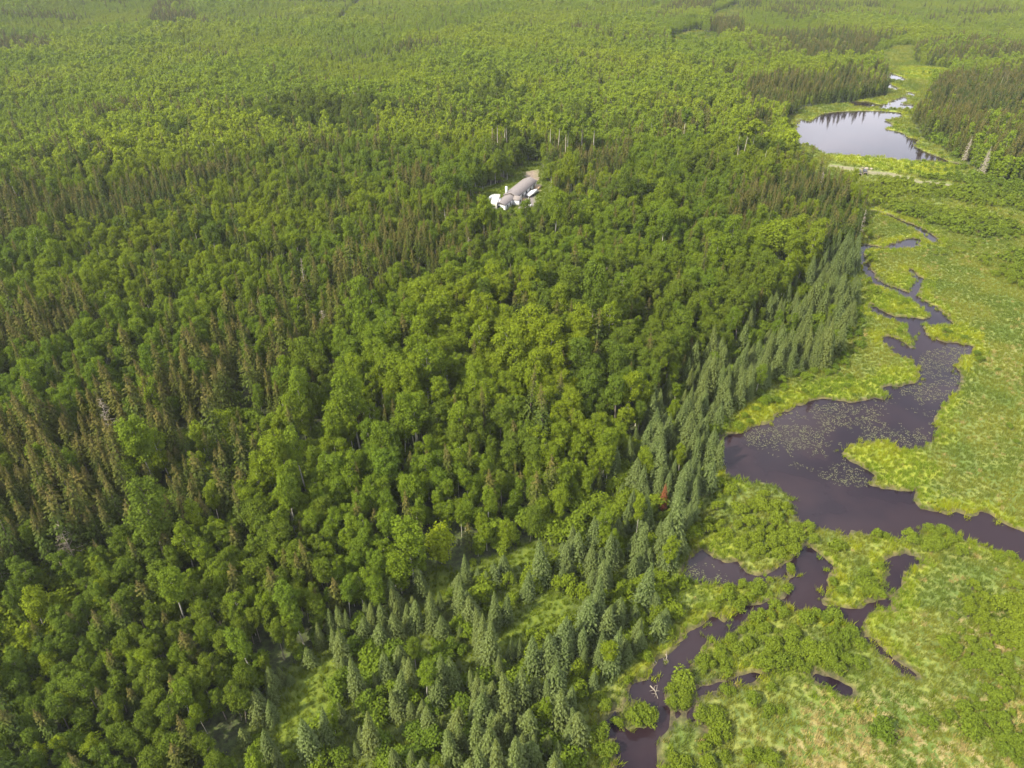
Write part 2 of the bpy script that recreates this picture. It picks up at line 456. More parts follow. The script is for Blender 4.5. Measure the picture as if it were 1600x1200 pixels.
class Geo:
    """collects vertices, faces, two leaf attributes"""
    def __init__(self):
        self.V, self.F3, self.F4, self.tip, self.leaf, self.n = [], [], [], [], [], 0
    def add(self, V, F, tip=0.0, leaf=0.5):
        V = np.asarray(V, float)
        F = np.asarray(F, int) + self.n
        (self.F3 if F.shape[1] == 3 else self.F4).append(F)
        self.V.append(V)
        k = len(V)
        self.tip.append(np.broadcast_to(np.asarray(tip, float), (k,)))
        self.leaf.append(np.broadcast_to(np.asarray(leaf, float), (k,)))
        self.n += k
    def tube(self, pts, radii, sides=6, caps=True):
        pts = np.asarray(pts, float)
        n = len(pts)
        V = []
        for i in range(n):
            d = pts[min(i + 1, n - 1)] - pts[max(i - 1, 0)]
            d /= np.linalg.norm(d) + 1e-9
            a = np.cross(d, (0.31, 0.95, 0.05) if abs(d[1]) < 0.9 else (1, 0, 0))
            a /= np.linalg.norm(a)
            b = np.cross(d, a)
            th = np.arange(sides) * 2 * math.pi / sides
            V.append(pts[i] + radii[i] * (np.outer(np.cos(th), a) + np.outer(np.sin(th), b)))
        V = np.concatenate(V)
        F = []
        for i in range(n - 1):
            for s in range(sides):
                F.append((i * sides + s, i * sides + (s + 1) % sides, (i + 1) * sides + (s + 1) % sides, (i + 1) * sides + s))
        self.add(V, F)
    def box(self, c, s, rz=0.0):
        x, y, z = s[0] / 2, s[1] / 2, s[2] / 2
        V = np.array([(-x, -y, -z), (x, -y, -z), (x, y, -z), (-x, y, -z), (-x, -y, z), (x, -y, z), (x, y, z), (-x, y, z)])
        ca, sa = math.cos(rz), math.sin(rz)
        V = np.stack([V[:, 0] * ca - V[:, 1] * sa, V[:, 0] * sa + V[:, 1] * ca, V[:, 2]], 1) + np.asarray(c, float)
        self.add(V, [(0, 3, 2, 1), (4, 5, 6, 7), (0, 1, 5, 4), (1, 2, 6, 5), (2, 3, 7, 6), (3, 0, 4, 7)])
    def prism(self, prof, y0, y1):
        """profile in x,z carried along y"""
        k = len(prof)
        V = [(x, y0, z) for x, z in prof] + [(x, y1, z) for x, z in prof]
        self.add(V, [(i, i + k, (i + 1) % k + k, (i + 1) % k) for i in range(k)])
        c0 = np.mean(np.array(prof), 0)
        for off, yy in ((0, y0), (k, y1)):
            VV = [(x, yy, z) for x, z in prof] + [(c0[0], yy, c0[1])]
            F = [(i, (i + 1) % k, k) if off == 0 else ((i + 1) % k, i, k) for i in range(k)]
            self.add(VV, F)
    def cards(self, C, N, size, aspect=1.0, tip=0.0, leaf=None, rng=RNG, along=None):
        """four-cornered leaf clumps at C facing N"""
        C, N = np.asarray(C, float), np.asarray(N, float)
        m = len(C)
        N = N / (np.linalg.norm(N, axis=1, keepdims=True) + 1e-9)
        R = rng.normal(size=(m, 3)) if along is None else along
        U = R - (R * N).sum(1, keepdims=True) * N
        U /= np.linalg.norm(U, axis=1, keepdims=True) + 1e-9
        T = np.cross(N, U)
        s = np.broadcast_to(np.asarray(size, float), (m,))[:, None]
        a = s * aspect
        k1, k2 = rng.uniform(0.75, 1.15, (m, 1)), rng.uniform(0.75, 1.15, (m, 1))
        bend = N * s * 0.18
        V = np.stack([C + U * a * k1, C + T * s * k2 + bend, C - U * a, C - T * s + bend], 1).reshape(-1, 3)
        Fq = np.arange(m * 4).reshape(m, 4)
        lf = rng.uniform(0, 1, m) if leaf is None else np.broadcast_to(leaf, (m,))
        tp = np.broadcast_to(np.asarray(tip, float), (m,))
        self.add(V, Fq, np.repeat(tp, 4), np.repeat(lf, 4))
    def mesh(self, name, mat):
        V = np.concatenate(self.V)
        fl = []
        if self.F3: fl.append((np.concatenate(self.F3), 0))
        if self.F4: fl.append((np.concatenate(self.F4), 0))
        return mesh_np(name, V, fl, [mat], {"tip": np.concatenate(self.tip), "leaf": np.concatenate(self.leaf)})

def joined(name, parts):
    """parts: [(Geo, material)] -> one mesh with several materials"""
    V, fl, tip, leaf, off, mats = [], [], [], [], 0, []
    for i, (g, m) in enumerate(parts):
        V.append(np.concatenate(g.V))
        for Fs in (g.F3, g.F4):
            if Fs:
                fl.append((np.concatenate(Fs) + off, i))
        tip.append(np.concatenate(g.tip))
        leaf.append(np.concatenate(g.leaf))
        off += g.n
        mats.append(m)
    return mesh_np(name, np.concatenate(V), fl, mats, {"tip": np.concatenate(tip), "leaf": np.concatenate(leaf)})

# ------------------------------------------------------------------ plants (each returns (wood Geo, foliage Geo))
def make_aspen(seed, h=15.0, base=0.42, rx=2.6, leaves=2600, size=0.30, clumps=17, sparse=0.0):
    r = np.random.default_rng(seed)
    wd, fo = Geo(), Geo()
    lean = r.normal(0, 0.025, 2)
    hs = np.linspace(0, 0.93 * h, 7)
    wob = np.cumsum(r.normal(0, 0.06, (7, 2)), 0)
    tr = np.stack([lean[0] * hs + wob[:, 0], lean[1] * hs + wob[:, 1], hs], 1)
    wd.tube(tr, np.linspace(0.0125 * h, 0.02, 7), 6)
    zc, rz = h * (1 + base) / 2, h * (1 - base) / 2
    per = leaves // clumps
    for i in range(clumps):
        u = (i + 0.5) / clumps
        zz = -0.88 + 1.8 * u
        env = math.sqrt(max(0.05, 1 - (zz * 0.92) ** 2)) * (1.0 if zz > -0.2 else 0.85)
        th = i * 2.399 + r.uniform(-0.5, 0.5)
        rad = env * rx * r.uniform(0.38, 0.88)
        ax = np.array([np.interp(zc + zz * rz, hs, tr[:, 0]), np.interp(zc + zz * rz, hs, tr[:, 1])])
        c = np.array([ax[0] + rad * math.cos(th), ax[1] + rad * math.sin(th), zc + zz * rz * 0.95])
        cr = r.uniform(0.22, 0.46) * rx * (0.75 + 0.5 * env)
        zb = max(c[2] - rad * 0.8 - 0.5, h * base * 0.8)
        bs = np.array([np.interp(zb, hs, tr[:, 0]), np.interp(zb, hs, tr[:, 1]), zb])
        mid = (bs + c) / 2 + (0, 0, 0.25)
        wd.tube([bs, mid, c], [0.055, 0.035, 0.012], 4)
        D = r.normal(size=(per, 3))
        D /= np.linalg.norm(D, axis=1, keepdims=True)
        D[:, 2] = np.where((D[:, 2] < -0.25) & (r.random(per) < 0.6), -D[:, 2], D[:, 2])
        rr = cr * r.uniform(0.25, 1.45, per) ** 0.75
        pos = c + D * rr[:, None] * np.array([1, 1, 0.85])
        nn = D * 0.8 + r.normal(0, 0.45, (per, 3)) + (0, 0, 0.35)
        keep = r.random(per) > sparse
        fo.cards(pos[keep], nn[keep], (size * r.uniform(0.65, 1.25, per))[keep], 0.8, 0, None, r)
    return wd, fo

def make_spruce(seed, h=10.0, R=1.9, tiers=30, nb=10, size=0.27, segs=5, power=0.85, droop=0.32, low=0.05, bare=0.0, tipmode='ends', ragged=0.15):
    r = np.random.default_rng(seed)
    wd, fo = Geo(), Geo()
    wd.tube([(0, 0, 0), (0, 0, h * 0.5), (0, 0, h * 0.985)], [0.013 * h, 0.008 * h, 0.012], 6)
    P, N, A, S, T = [], [], [], [], []
    for i in range(tiers):
        u = i / (tiers - 1)
        z = h * (low + (0.985 - low) * u ** 0.93)
        rad = R * (1 - u) ** power + 0.10
        k = max(4, int(nb * (0.45 + 0.55 * (1 - u))))
        off = r.uniform(0, 6.28)
        for j in range(k):
            if r.random() < bare * (1 - u):
                continue
            th = off + j * 6.283 / k + r.normal(0, 0.12)
            L = rad * r.uniform(1 - ragged * 1.6, 1 + ragged)
            o = np.array([math.cos(th), math.sin(th), 0])
            sd = np.array([-o[1], o[0], 0])
            n = segs if L > 0.6 else max(2, segs - 2)
            for q in range(n):
                f = 0.28 + 0.72 * (q + r.uniform(0.2, 0.8)) / n
                dz = -droop * L * f + 0.16 * L * f ** 3 + r.normal(0, 0.05)
                P.append(o * L * f + sd * r.normal(0, 0.11 + 0.13 * L * (1 - f)) + (0, 0, z + dz))
                N.append(o * 0.6 + np.array([0, 0, 0.7]) + r.normal(0, 0.25, 3))
                A.append(o + np.array([0, 0, -droop]) + r.normal(0, 0.3, 3))
                S.append(size * (0.75 + 0.4 * min(L, 1.6) / 1.6) * r.uniform(0.75, 1.25) * (0.55 if u > 0.9 else 1))
                T.append((f ** 3 * 0.75 if tipmode == 'ends' else float(np.clip((u - 0.62) / 0.3, 0, 1)) * r.uniform(0.4, 1.0)))
    S = np.array(S)
    fo.cards(P, N, S * 0.66, 1.35, np.array(T), None, r, np.array(A))
    # leader
    fo.cards([(0, 0, h * 0.97), (0, 0, h * 0.99)], [(1, 0, 0.1), (0, 1, 0.1)], 0.07, 4.0, T[-1], None, r, np.array([(0, 0, 1.0), (0, 0, 1.0)]))
    if bare > 0:      # dead grey twigs low on the stem
        for q in range(16):
            z = h * r.uniform(0.08, 0.4)
            th = r.uniform(0, 6.28)
            L = R * r.uniform(0.5, 0.95)
            wd.tube([(0, 0, z), (L * math.cos(th), L * math.sin(th), z - 0.2 * L)], [0.03, 0.008], 3)
    return wd, fo

def make_bush(seed, h=2.2, rx=1.4, leaves=700, size=0.17, clumps=9):
    r = np.random.default_rng(seed)
    wd, fo = Geo(), Geo()
    per = leaves // clumps
    for i in range(clumps):
        th = i * 2.399 + r.uniform(-0.4, 0.4)
        f = math.sqrt((i + 0.4) / clumps)
        rad = rx * 0.78 * f
        c = np.array([rad * math.cos(th), rad * math.sin(th), h * (0.78 - 0.42 * f * f) * r.uniform(0.85, 1.1)])
        wd.tube([(0.1 * math.cos(th), 0.1 * math.sin(th), 0), c * (0.6, 0.6, 0.7), c], [0.04, 0.025, 0.01], 4)
        cr = rx * r.uniform(0.34, 0.52)
        D = r.normal(size=(per, 3))
        D /= np.linalg.norm(D, axis=1, keepdims=True)
        D[:, 2] = np.where((D[:, 2] < -0.1) & (r.random(per) < 0.65), -D[:, 2], D[:, 2])
        pos = c + D * (cr * r.uniform(0.5, 1.15, per))[:, None]
        pos[:, 2] = np.maximum(pos[:, 2], 0.08)
        fo.cards(pos, D * 0.7 + r.normal(0, 0.45, (per, 3)) + (0, 0, 0.5), size * r.uniform(0.6, 1.3, per), 0.8, 0, None, r)
    return wd, fo

def make_snag(seed, h=14.0, twigs=26, L0=1.6, thick=0.012, needles=0):
    r = np.random.default_rng(seed)
    wd, fo = Geo(), Geo()
    ln = r.normal(0, 0.03, 2)
    wd.tube([(0, 0, 0), (ln[0] * h * .5, ln[1] * h * .5, h * 0.5), (ln[0] * h, ln[1] * h, h)], [thick * h, thick * h * 0.7, 0.03], 6)
    tw = Geo()
    for q in range(twigs):
        u = r.uniform(0.25, 0.97)
        z = h * u
        th = r.uniform(0, 6.28)
        L = L0 * (1.15 - u) * r.uniform(0.5, 1.2) + 0.25
        b = np.array([ln[0] * z, ln[1] * z, z])
        e = b + np.array([L * math.cos(th), L * math.sin(th), r.uniform(-0.3, 0.5) * L])
        tw.tube([b, (b + e) / 2 + (0, 0, 0.08), e], [0.05, 0.035, 0.012], 4)
        for k in range(2):
            m = b + (e - b) * r.uniform(0.4, 0.9)
            e2 = m + r.normal(0, 0.3, 3) * L
            tw.tube([m, e2], [0.025, 0.008], 3)
    return wd, tw

def make_tuft(seed, blades=34, w=0.6, h=0.6, bw=0.045):
    r = np.random.default_rng(seed)
    g_ = Geo()
    b = np.concatenate([r.normal(0, w * 0.42, (blades, 2)), np.zeros((blades, 1))], 1)
    th = r.uniform(0, 6.28, blades)
    o = np.stack([np.cos(th), np.sin(th), 0 * th], 1)
    L = h * r.uniform(0.6, 1.2, blades)[:, None]
    tipp = b + o * L * r.uniform(0.25, 0.75, (blades, 1)) + np.array([0, 0, 1.0]) * L
    sd = np.stack([-o[:, 1], o[:, 0], 0 * th], 1) * bw
    V = np.stack([b - sd, b + sd, tipp], 1).reshape(-1, 3)
    g_.add(V, np.arange(blades * 3).reshape(-1, 3), 0, np.repeat(r.uniform(0, 1, blades), 3))
    return g_

# ------------------------------------------------------------------ object helpers
def tag(o, label=None, cat=None, group=None, kind=None):
    if label: o["label"] = label
    if cat: o["category"] = cat
    if group: o["group"] = group
    if kind: o["kind"] = kind
    return o

def ob(name, me, parent=None, link=True):
    o = bpy.data.objects.new(name, me)
    if link:
        COL.objects.link(o)
    if parent:
        o.parent = parent
    return o

def empty(name, loc, rz=0.0, sc=1.0):
    e = bpy.data.objects.new(name, None)
    COL.objects.link(e)
    e.location = loc
    e.rotation_euler = (0, 0, rz)
    e.scale = (sc, sc, sc)
    e.empty_display_size = 0.2
    return e

def copy_thing(src, loc, rz, sc):
    c = src.copy()
    COL.objects.link(c)
    c.location, c.rotation_euler, c.scale = loc, (0, 0, rz), (sc, sc, sc)
    for ch in src.children:
        d = ch.copy()
        COL.objects.link(d)
        d.parent = c
    return c

def scatter(name, sources, pts, rz, sc, label=None):
    """one object carrying many small plants that nobody could count"""
    n = len(pts)
    if not n:
        return
    me = bpy.data.meshes.new(name)
    me.vertices.add(n)
    me.vertices.foreach_set("co", np.asarray(pts, np.float32).ravel())
    a = me.attributes.new("rot", 'FLOAT_VECTOR', 'POINT')
    a.data.foreach_set("vector", np.stack([RNG.normal(0, 0.05, n), RNG.normal(0, 0.05, n), rz], 1).astype(np.float32).ravel())
    a = me.attributes.new("scl", 'FLOAT_VECTOR', 'POINT')
    sc = np.asarray(sc, float)
    if sc.ndim == 1:
        sc = np.stack([sc * RNG.uniform(0.72, 1.12, n), sc * RNG.uniform(0.72, 1.12, n), sc * RNG.uniform(0.92, 1.15, n)], 1)
    a.data.foreach_set("vector", sc.astype(np.float32).ravel())
    a = me.attributes.new("idx", 'INT', 'POINT')
    a.data.foreach_set("value", RNG.integers(0, len(sources), n).astype(np.int32))
    me.update()
    o = ob(name, me)
    cl = bpy.data.collections.new(name + "_sources")
    for i, m in enumerate(sources):
        s = bpy.data.objects.new(name + "_plant", m)
        cl.objects.link(s)
    ng = bpy.data.node_groups.new(name, 'GeometryNodeTree')
    ng.interface.new_socket(name="Geometry", in_out='INPUT', socket_type='NodeSocketGeometry')
    ng.interface.new_socket(name="Geometry", in_out='OUTPUT', socket_type='NodeSocketGeometry')
    N = ng.nodes
    gi, go = N.new("NodeGroupInput"), N.new("NodeGroupOutput")
    ip = N.new("GeometryNodeInstanceOnPoints")
    ci = N.new("GeometryNodeCollectionInfo")
    ci.inputs[0].default_value = cl
    ci.inputs['Separate Children'].default_value = True
    ci.inputs['Reset Children'].default_value = True
    ip.inputs['Pick Instance'].default_value = True
    def na(nm, dt):
        q = N.new("GeometryNodeInputNamedAttribute")
        q.data_type = dt
        q.inputs[0].default_value = nm
        return q.outputs[0]
    L = ng.links
    L.new(gi.outputs[0], ip.inputs['Points'])
    L.new(ci.outputs[0], ip.inputs['Instance'])
    L.new(na("idx", 'INT'), ip.inputs['Instance Index'])
    L.new(na("rot", 'FLOAT_VECTOR'), ip.inputs['Rotation'])
    L.new(na("scl", 'FLOAT_VECTOR'), ip.inputs['Scale'])
    L.new(ip.outputs[0], go.inputs[0])
    md = o.modifiers.new("plants", 'NODES')
    md.node_group = ng
    o["kind"] = "stuff"
    if label:
        o["label"] = label
    return o

# ------------------------------------------------------------------ ground sheet
az = np.radians(np.concatenate([np.linspace(-74, 3, 170, endpoint=False), np.linspace(3, 60, 440, endpoint=False), np.linspace(60, 76, 24)]))
rr = np.concatenate([np.linspace(20, 62, 16, endpoint=False), np.linspace(62, 330, 350, endpoint=False), np.geomspace(330, 640, 130, endpoint=False), np.geomspace(640, 3000, 90)])
A_, R_ = np.meshgrid(az, rr)
gx, gy = (R_ * np.sin(A_)).ravel(), (R_ * np.cos(A_)).ravel()
gsd = water_sd(gx, gy)
gz = ground_z(gx, gy, gsd)
ny, nx = A_.shape
ii = np.arange(ny * nx).reshape(ny, nx)
quads = np.stack([ii[:-1, :-1], ii[:-1, 1:], ii[1:, 1:], ii[1:, :-1]], -1).reshape(-1, 4)
in_marsh = inside(MARSH, gx, gy).astype(float)
LIME_POLYS = [c7([(100,540),(300,430),(500,370),(800,350),(980,290),(960,180),(800,250),(600,300),(400,350),(200,420)]),
              c7([(640,600),(800,560),(1040,600),(1060,700),(1000,800),(820,800),(700,680)]),
              c7([(1020,60),(1300,60),(1320,100),(1200,110),(1060,90)]),
              c6([(400,350),(560,320),(700,300),(720,340),(440,360)]),
              c6([(430,590),(520,590),(690,670),(800,760),(700,790),(560,760),(400,680)]),
              c6([(760,840),(940,840),(1150,880),(1140,915),(900,910),(780,880)]),
              c6([(480,520),(600,600),(720,640),(700,560),(600,500)]),
              c8([(530,110),(560,80),(640,90),(660,120),(640,165),(560,150)]),
              c5([(500,825),(1200,890),(1180,960),(900,930),(560,870)]),
              c5([(860,360),(1150,370),(1120,430),(940,430)])]
def lime_amt(x, y, sd):
    l = np.zeros(x.shape)
    for p in LIME_POLYS:
        l = np.maximum(l, 1 - sstep(-1.5, 2.5, sdist(p, x, y) + (fbm(x, y, 6, 5) - 0.5) * 7))
    l = np.maximum(l, (1 - sstep(0.5, 4.5, sd)) * sstep(0.35, 0.6, fbm(x, y, 14, 9)))
    return l * 0.9
DRY = c8([(860,560),(1000,520),(1300,440),(1330,100),(1700,60),(1800,900),(700,1000),(760,800),(830,640)])
DRY2 = c7([(1000,640),(1200,520),(1250,200),(1400,100),(1800,100),(1800,1000),(1450,960),(1200,900),(1050,880)])
def dry_amt(x, y):
    d = np.maximum(1 - sstep(-4, 2, sdist(DRY, x, y)), 0.35 * (1 - sstep(-4, 2, sdist(DRY2, x, y))))
    return np.clip(d * sstep(0.36, 0.66, fbm(x, y, 16, 23)) + 0.08, 0, 1)
glade = np.zeros(gx.shape)
for p in GLADES:
    glade = np.maximum(glade, 1 - sstep(-1, 3, sdist(p, gx, gy) + (fbm(gx, gy, 5, 31) - 0.5) * 5))
glade = np.where(np.hypot(gx, gy) > 420, glade * 0.6, glade)
clearing = 1 - sstep(-2, 3, sdist(CLEAR, gx, gy) + (fbm(gx, gy, 8, 33) - 0.5) * 6)
fr = inside(FRINGE2, gx, gy) | inside(FRINGE, gx, gy)
glade = np.maximum(np.maximum(glade, clearing), fr * 0.55)
TRACK = [W([(1296,258),(1330,262),(1362,268),(1395,272),(1440,284),(1500,290),(1500,294),(1438,289),(1392,277),(1358,274),(1328,267),(1296,262)])]
YARD = [W([(820,270),(842,266),(842,280),(838,290),(830,292),(822,280)]), W([(835,290),(846,288),(843,302),(834,300)])]
PATHD = W([(766,326),(790,326),(796,338),(776,344),(762,336)])
dirt = np.zeros(gx.shape)
for p in TRACK + YARD + [PATHD]:
    dirt = np.maximum(dirt, (0.6 if p is TRACK[0] else 1.0) - sstep(-1, 1.2, sdist(p, gx, gy) + (fbm(gx, gy, 4, 35) - 0.5) * 2.5))
GRAVEL = W([(810,306),(834,300),(838,318),(828,328),(810,330)])
grav = 1 - sstep(-1, 1, sdist(GRAVEL, gx, gy))
mudv = (1 - sstep(0.3, 1.5, gsd)) * 0.85
g_me = mesh_np("ground", np.stack([gx, gy, gz], 1), [(quads, 0)], [M_GROUND],
    {"marsh": in_marsh, "lime": lime_amt(gx, gy, gsd), "dry": dry_amt(gx, gy), "glade": glade, "dirt": dirt, "gravel": grav, "mud": mudv}, True)
tag(ob("ground", g_me), kind="structure")

# water: one level sheet, shown where the ground dips below it
def water_sheet(name, x0, y0, x1, y1):
    me = mesh_np(name, [(x0, y0, 0), (x1, y0, 0), (x1, y1, 0), (x0, y1, 0)], [(np.array([[0, 1, 2, 3]]), 0)], [M_WATER])
    tag(ob(name, me), kind="structure")
allw = np.concatenate(WATERS[:6] + WATERS[-2:])
water_sheet("creek_water", allw[:, 0].min() - 4, allw[:, 1].min() - 4, min(allw[:, 0].max(), 200), allw[:, 1].max() + 3)
w2 = np.concatenate([POND2] + POOLS[:5])
water_sheet("pond_water", w2[:, 0].min() - 4, w2[:, 1].min() - 4, w2[:, 0].max() + 4, w2[:, 1].max() + 4)

# ------------------------------------------------------------------ plant sources
ASP = [("round", make_aspen(1, 15.0, 0.26, 2.6, 4960, 0.215, clumps=26)), ("tall", make_aspen(2, 18.0, 0.50, 2.6, 4650, 0.215, clumps=24)),
       ("broad", make_aspen(3, 14.0, 0.22, 3.0, 5580, 0.215, clumps=32)), ("slim", make_aspen(4, 15.0, 0.28, 2.2, 4030, 0.215, clumps=24)),
       ("open", make_aspen(5, 16.0, 0.28, 2.5, 4030, 0.215, clumps=20, sparse=0.12)), ("bushy", make_aspen(6, 11.5, 0.10, 2.6, 5115, 0.215, clumps=28)),
       ("forked", make_aspen(8, 16.5, 0.34, 2.9, 4650, 0.215, clumps=22))]
ASP_LO = [make_aspen(s, 15.0, 0.10, 2.7, 900, 0.46, 20) for s in (11, 12, 13, 14, 15)]
BLU = [("full", make_spruce(21, 9.5, 2.4, 40, 13, 0.20, 7, droop=0.10)), ("slim", make_spruce(22, 10.5, 2.2, 42, 12, 0.20, 7, droop=0.12)),
       ("broad", make_spruce(23, 8.5, 2.7, 36, 14, 0.20, 7, droop=0.08)), ("tall", make_spruce(24, 12.5, 2.5, 46, 13, 0.21, 7, droop=0.16)),
       ("small", make_spruce(25, 6.0, 1.9, 28, 13, 0.18, 6, droop=0.06))]
BLU_LO = [make_spruce(s, 10.0, 2.2, 19, 8, 0.48, 3, droop=0.2) for s in (26, 27, 28)]
OLDS = [("narrow", make_spruce(31, 15.0, 2.2, 42, 10, 0.25, 5, 0.66, 0.38, 0.14, 0.25, 'top', 0.3)),
        ("full", make_spruce(32, 13.5, 2.8, 38, 11, 0.26, 6, 0.76, 0.34, 0.08, 0.15, 'top', 0.25)),
        ("ragged", make_spruce(33, 14.5, 2.7, 32, 10, 0.27, 5, 0.66, 0.42, 0.18, 0.4, 'top', 0.45)),
        ("spire", make_spruce(34, 16.5, 2.0, 46, 9, 0.24, 5, 0.70, 0.38, 0.10, 0.25, 'top', 0.3))]
OLD_LO = [make_spruce(s, 14.5, 2.0, 24, 7, 0.46, 3, 0.70, 0.36, 0.08, 0.1, 'top', 0.3) for s in (36, 37, 38)]
BSH = [("round", make_bush(41, 2.4, 1.5, 760)), ("low", make_bush(42, 1.7, 1.6, 700)), ("upright", make_bush(43, 3.0, 1.35, 800)), ("spreading", make_bush(44, 2.2, 1.9, 900, clumps=12))]
BSH_LO = [make_bush(s, 2.4, 1.6, 150, 0.36, 7) for s in (46, 47, 48)]

def pairs(lst, wood, leafm, nm):
    return [(a, p[0].mesh(nm + "_trunk", wood), p[1].mesh(nm + "_crown", leafm), joined(nm, [(p[0], wood), (p[1], leafm)])) for a, p in lst]
ASP_M = pairs(ASP, M_PALE, M_ASPEN, "aspen")
BLU_M = pairs(BLU, M_BROWN, M_BLUE, "young_spruce")
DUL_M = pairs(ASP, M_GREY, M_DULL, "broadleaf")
OLD_M = pairs(OLDS, M_BROWN, M_OLD, "old_spruce")
BSH_M = pairs(BSH, M_BROWN, M_BUSH, "willow")
MBS_M = pairs(BSH, M_BROWN, M_MARSHBUSH, "marsh_willow")
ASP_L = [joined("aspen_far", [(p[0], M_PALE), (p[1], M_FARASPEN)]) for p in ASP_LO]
BLU_L = [joined("young_spruce_far", [(p[0], M_BROWN), (p[1], M_BLUE)]) for p in BLU_LO]
OLD_L = [joined("old_spruce_far", [(p[0], M_BROWN), (p[1], M_OLD)]) for p in OLD_LO]
BSH_L = [joined("willow_far", [(p[0], M_BROWN), (p[1], M_BUSH)]) for p in BSH_LO]
MBS_L = [joined("marsh_willow_far", [(p[0], M_BROWN), (p[1], M_MARSHBUSH)]) for p in BSH_LO]

# ------------------------------------------------------------------ where plants stand
def jitter_grid(sp, x0, x1, y0, y1, j=0.44):
    xs, ys = np.arange(x0, x1, sp), np.arange(y0, y1, sp)
    X, Y = np.meshgrid(xs, ys)
    X = X + (np.arange(len(ys)) % 2)[:, None] * sp * 0.5
    X, Y = X.ravel(), Y.ravel()
    return X + RNG.uniform(-j, j, X.shape) * sp, Y + RNG.uniform(-j, j, X.shape) * sp

def visible(x, y, mx=120, lo=1400):
    px, py, d = proj(x, y)
    pad = mx + 9000 / np.maximum(d, 50)
    return (d > 20) & (px > -pad) & (px < 1600 + pad) & (py < lo) & (py > -40)

SPECIAL = [("round", 690, 872), ("bigaspen", 1205, 420)]
SPEC_W = [at(a, b) for _, a, b in SPECIAL]

def in_any(polys, x, y, grow=0.0):
    m = np.zeros(x.shape, bool)
    for p in polys:
        m |= (sdist(p, x, y) < grow) if grow else inside(p, x, y)
    return m

things = {"aspen": [], "blue": [], "old": [], "bush": [], "mbush": []}   # arrays of x, y, scale, proto

# young spruces along the creek
X, Y = jitter_grid(1.85, -60, 260, 40, 330)
m = visible(X, Y)
X, Y = X[m], Y[m]
f1, f2 = inside(FRINGE, X, Y), inside(FRINGE2, X, Y)
m = (f1 | f2) & ~in_any(GLADES, X, Y, 0.8) & (water_sd(X, Y) > 1.6)
X, Y, f1, f2 = X[m], Y[m], f1[m], f2[m]
cl = fbm(X, Y, 11, 71, 2)
edge = -sdist(MARSH, X, Y, 30.0) * -1      # metres inside the wood
edge = np.where(edge > 0, edge, 0)
pr = np.where(f1, 0.36 * sstep(0.28, 0.50, cl) + 0.26 * (1 - sstep(4, 20, edge)), 0.24 + 0.30 * sstep(0.36, 0.56, cl))
k = RNG.random(X.shape) < pr
bx, by = X[k], Y[k]
bs = (0.45 + 0.75 * RNG.random(bx.shape) ** 0.9) * np.where(inside(FRINGE2, bx, by), 0.66, 0.84)
rest_x, rest_y, rest_f = X[~k], Y[~k], f1[~k]
# shrubs and a few aspens between them
q = RNG.random(rest_x.shape)
asp_in = q < np.where(rest_f, 0.06, 0.03)
bsh_in = (q > 0.07) & (q < np.where(rest_f, 0.72, 0.62))
shx, shy = [rest_x[bsh_in]], [rest_y[bsh_in]]
shs = [RNG.uniform(0.5, 1.3, bsh_in.sum())]
ax, ay = [rest_x[asp_in]], [rest_y[asp_in]]
asc = [RNG.uniform(0.36, 0.60, asp_in.sum())]

# the forest
def forest(sp, ylo, yhi, rlo, rhi):
    X, Y = jitter_grid(sp, -1150, 1150, ylo, yhi)
    r = np.hypot(X, Y)
    m = visible(X, Y) & (r >= rlo) & (r < rhi)
    X, Y = X[m], Y[m]
    m = ~inside(MARSH, X, Y) & ~inside(FRINGE, X, Y) & ~inside(FRINGE2, X, Y) & ~inside(CLEAR, X, Y) & ~in_any(GLADES, X, Y)
    X, Y = X[m], Y[m]
    for sx, sy in SPEC_W:
        m = np.hypot(X - sx, Y - sy) > 5.0
        X, Y = X[m], Y[m]
    m = ~((np.abs(X - np.interp(Y, [700, 1100], [at(548, 30)[0], at(550, 0)[0]])) < 4) & (Y > at(548, 40)[1]))   # cut line far off
    return X[m], Y[m]
fx, fy = [], []
for a in ((2.15, 30, 300, 0, 300), (2.25, 100, 420, 300, 420), (1.95, 200, 1120, 420, 1150)):
    x_, y_ = forest(*a)
    fx.append(x_); fy.append(y_)
X, Y = np.concatenate(fx), np.concatenate(fy)
po = np.where(np.hypot(X, Y) > 420, 0.03, 0.12) + 0.45 * sstep(0.62, 0.74, fbm(X * 0.55, Y, 55, 81, 3))
inold = in_any(OLD, X, Y)
mixn = fbm(X, Y, 22, 83, 2)
po = np.where(inside(OLD[8], X, Y), 0.85, po)
po = np.where(inold & ~inside(OLD[8], X, Y), np.where(np.hypot(X, Y) > 380, 0.40, 0.48) + 0.42 * sstep(0.36, 0.58, mixn), po)
isold = RNG.random(X.shape) < po
stand = np.tanh((fbm(X, Y, 85, 91, 2) - 0.5) * 9)             # stands of different age
px_, py_, _ = proj(X, Y)
TALL = W([(500,520),(700,500),(900,500),(960,600),(800,690),(620,760),(430,820),(250,800),(120,720),(250,660),(400,600)])
tall = inside(TALL, X, Y)
hs_ = 0.57 + 0.09 * stand + RNG.normal(0, 0.07, X.shape)
hs_ = np.where(np.hypot(X, Y) > 420, hs_ * (0.80 + 0.10 * stand), hs_)
hs_ = np.where(tall, 0.63 + 0.07 * stand + RNG.normal(0, 0.13, X.shape), hs_)
hs_ = np.where(RNG.random(X.shape) < 0.05, hs_ * 1.4, hs_)
hs_ = np.where((px_ < 430) & (py_ > 900), hs_ * 0.84, hs_)     # younger growth at the lower left
gap = fbm(X, Y, 13, 95, 2) > 0.66
keep = ~(gap & (RNG.random(X.shape) < 0.75))
o_ = isold & keep & (RNG.random(X.shape) < 0.75)
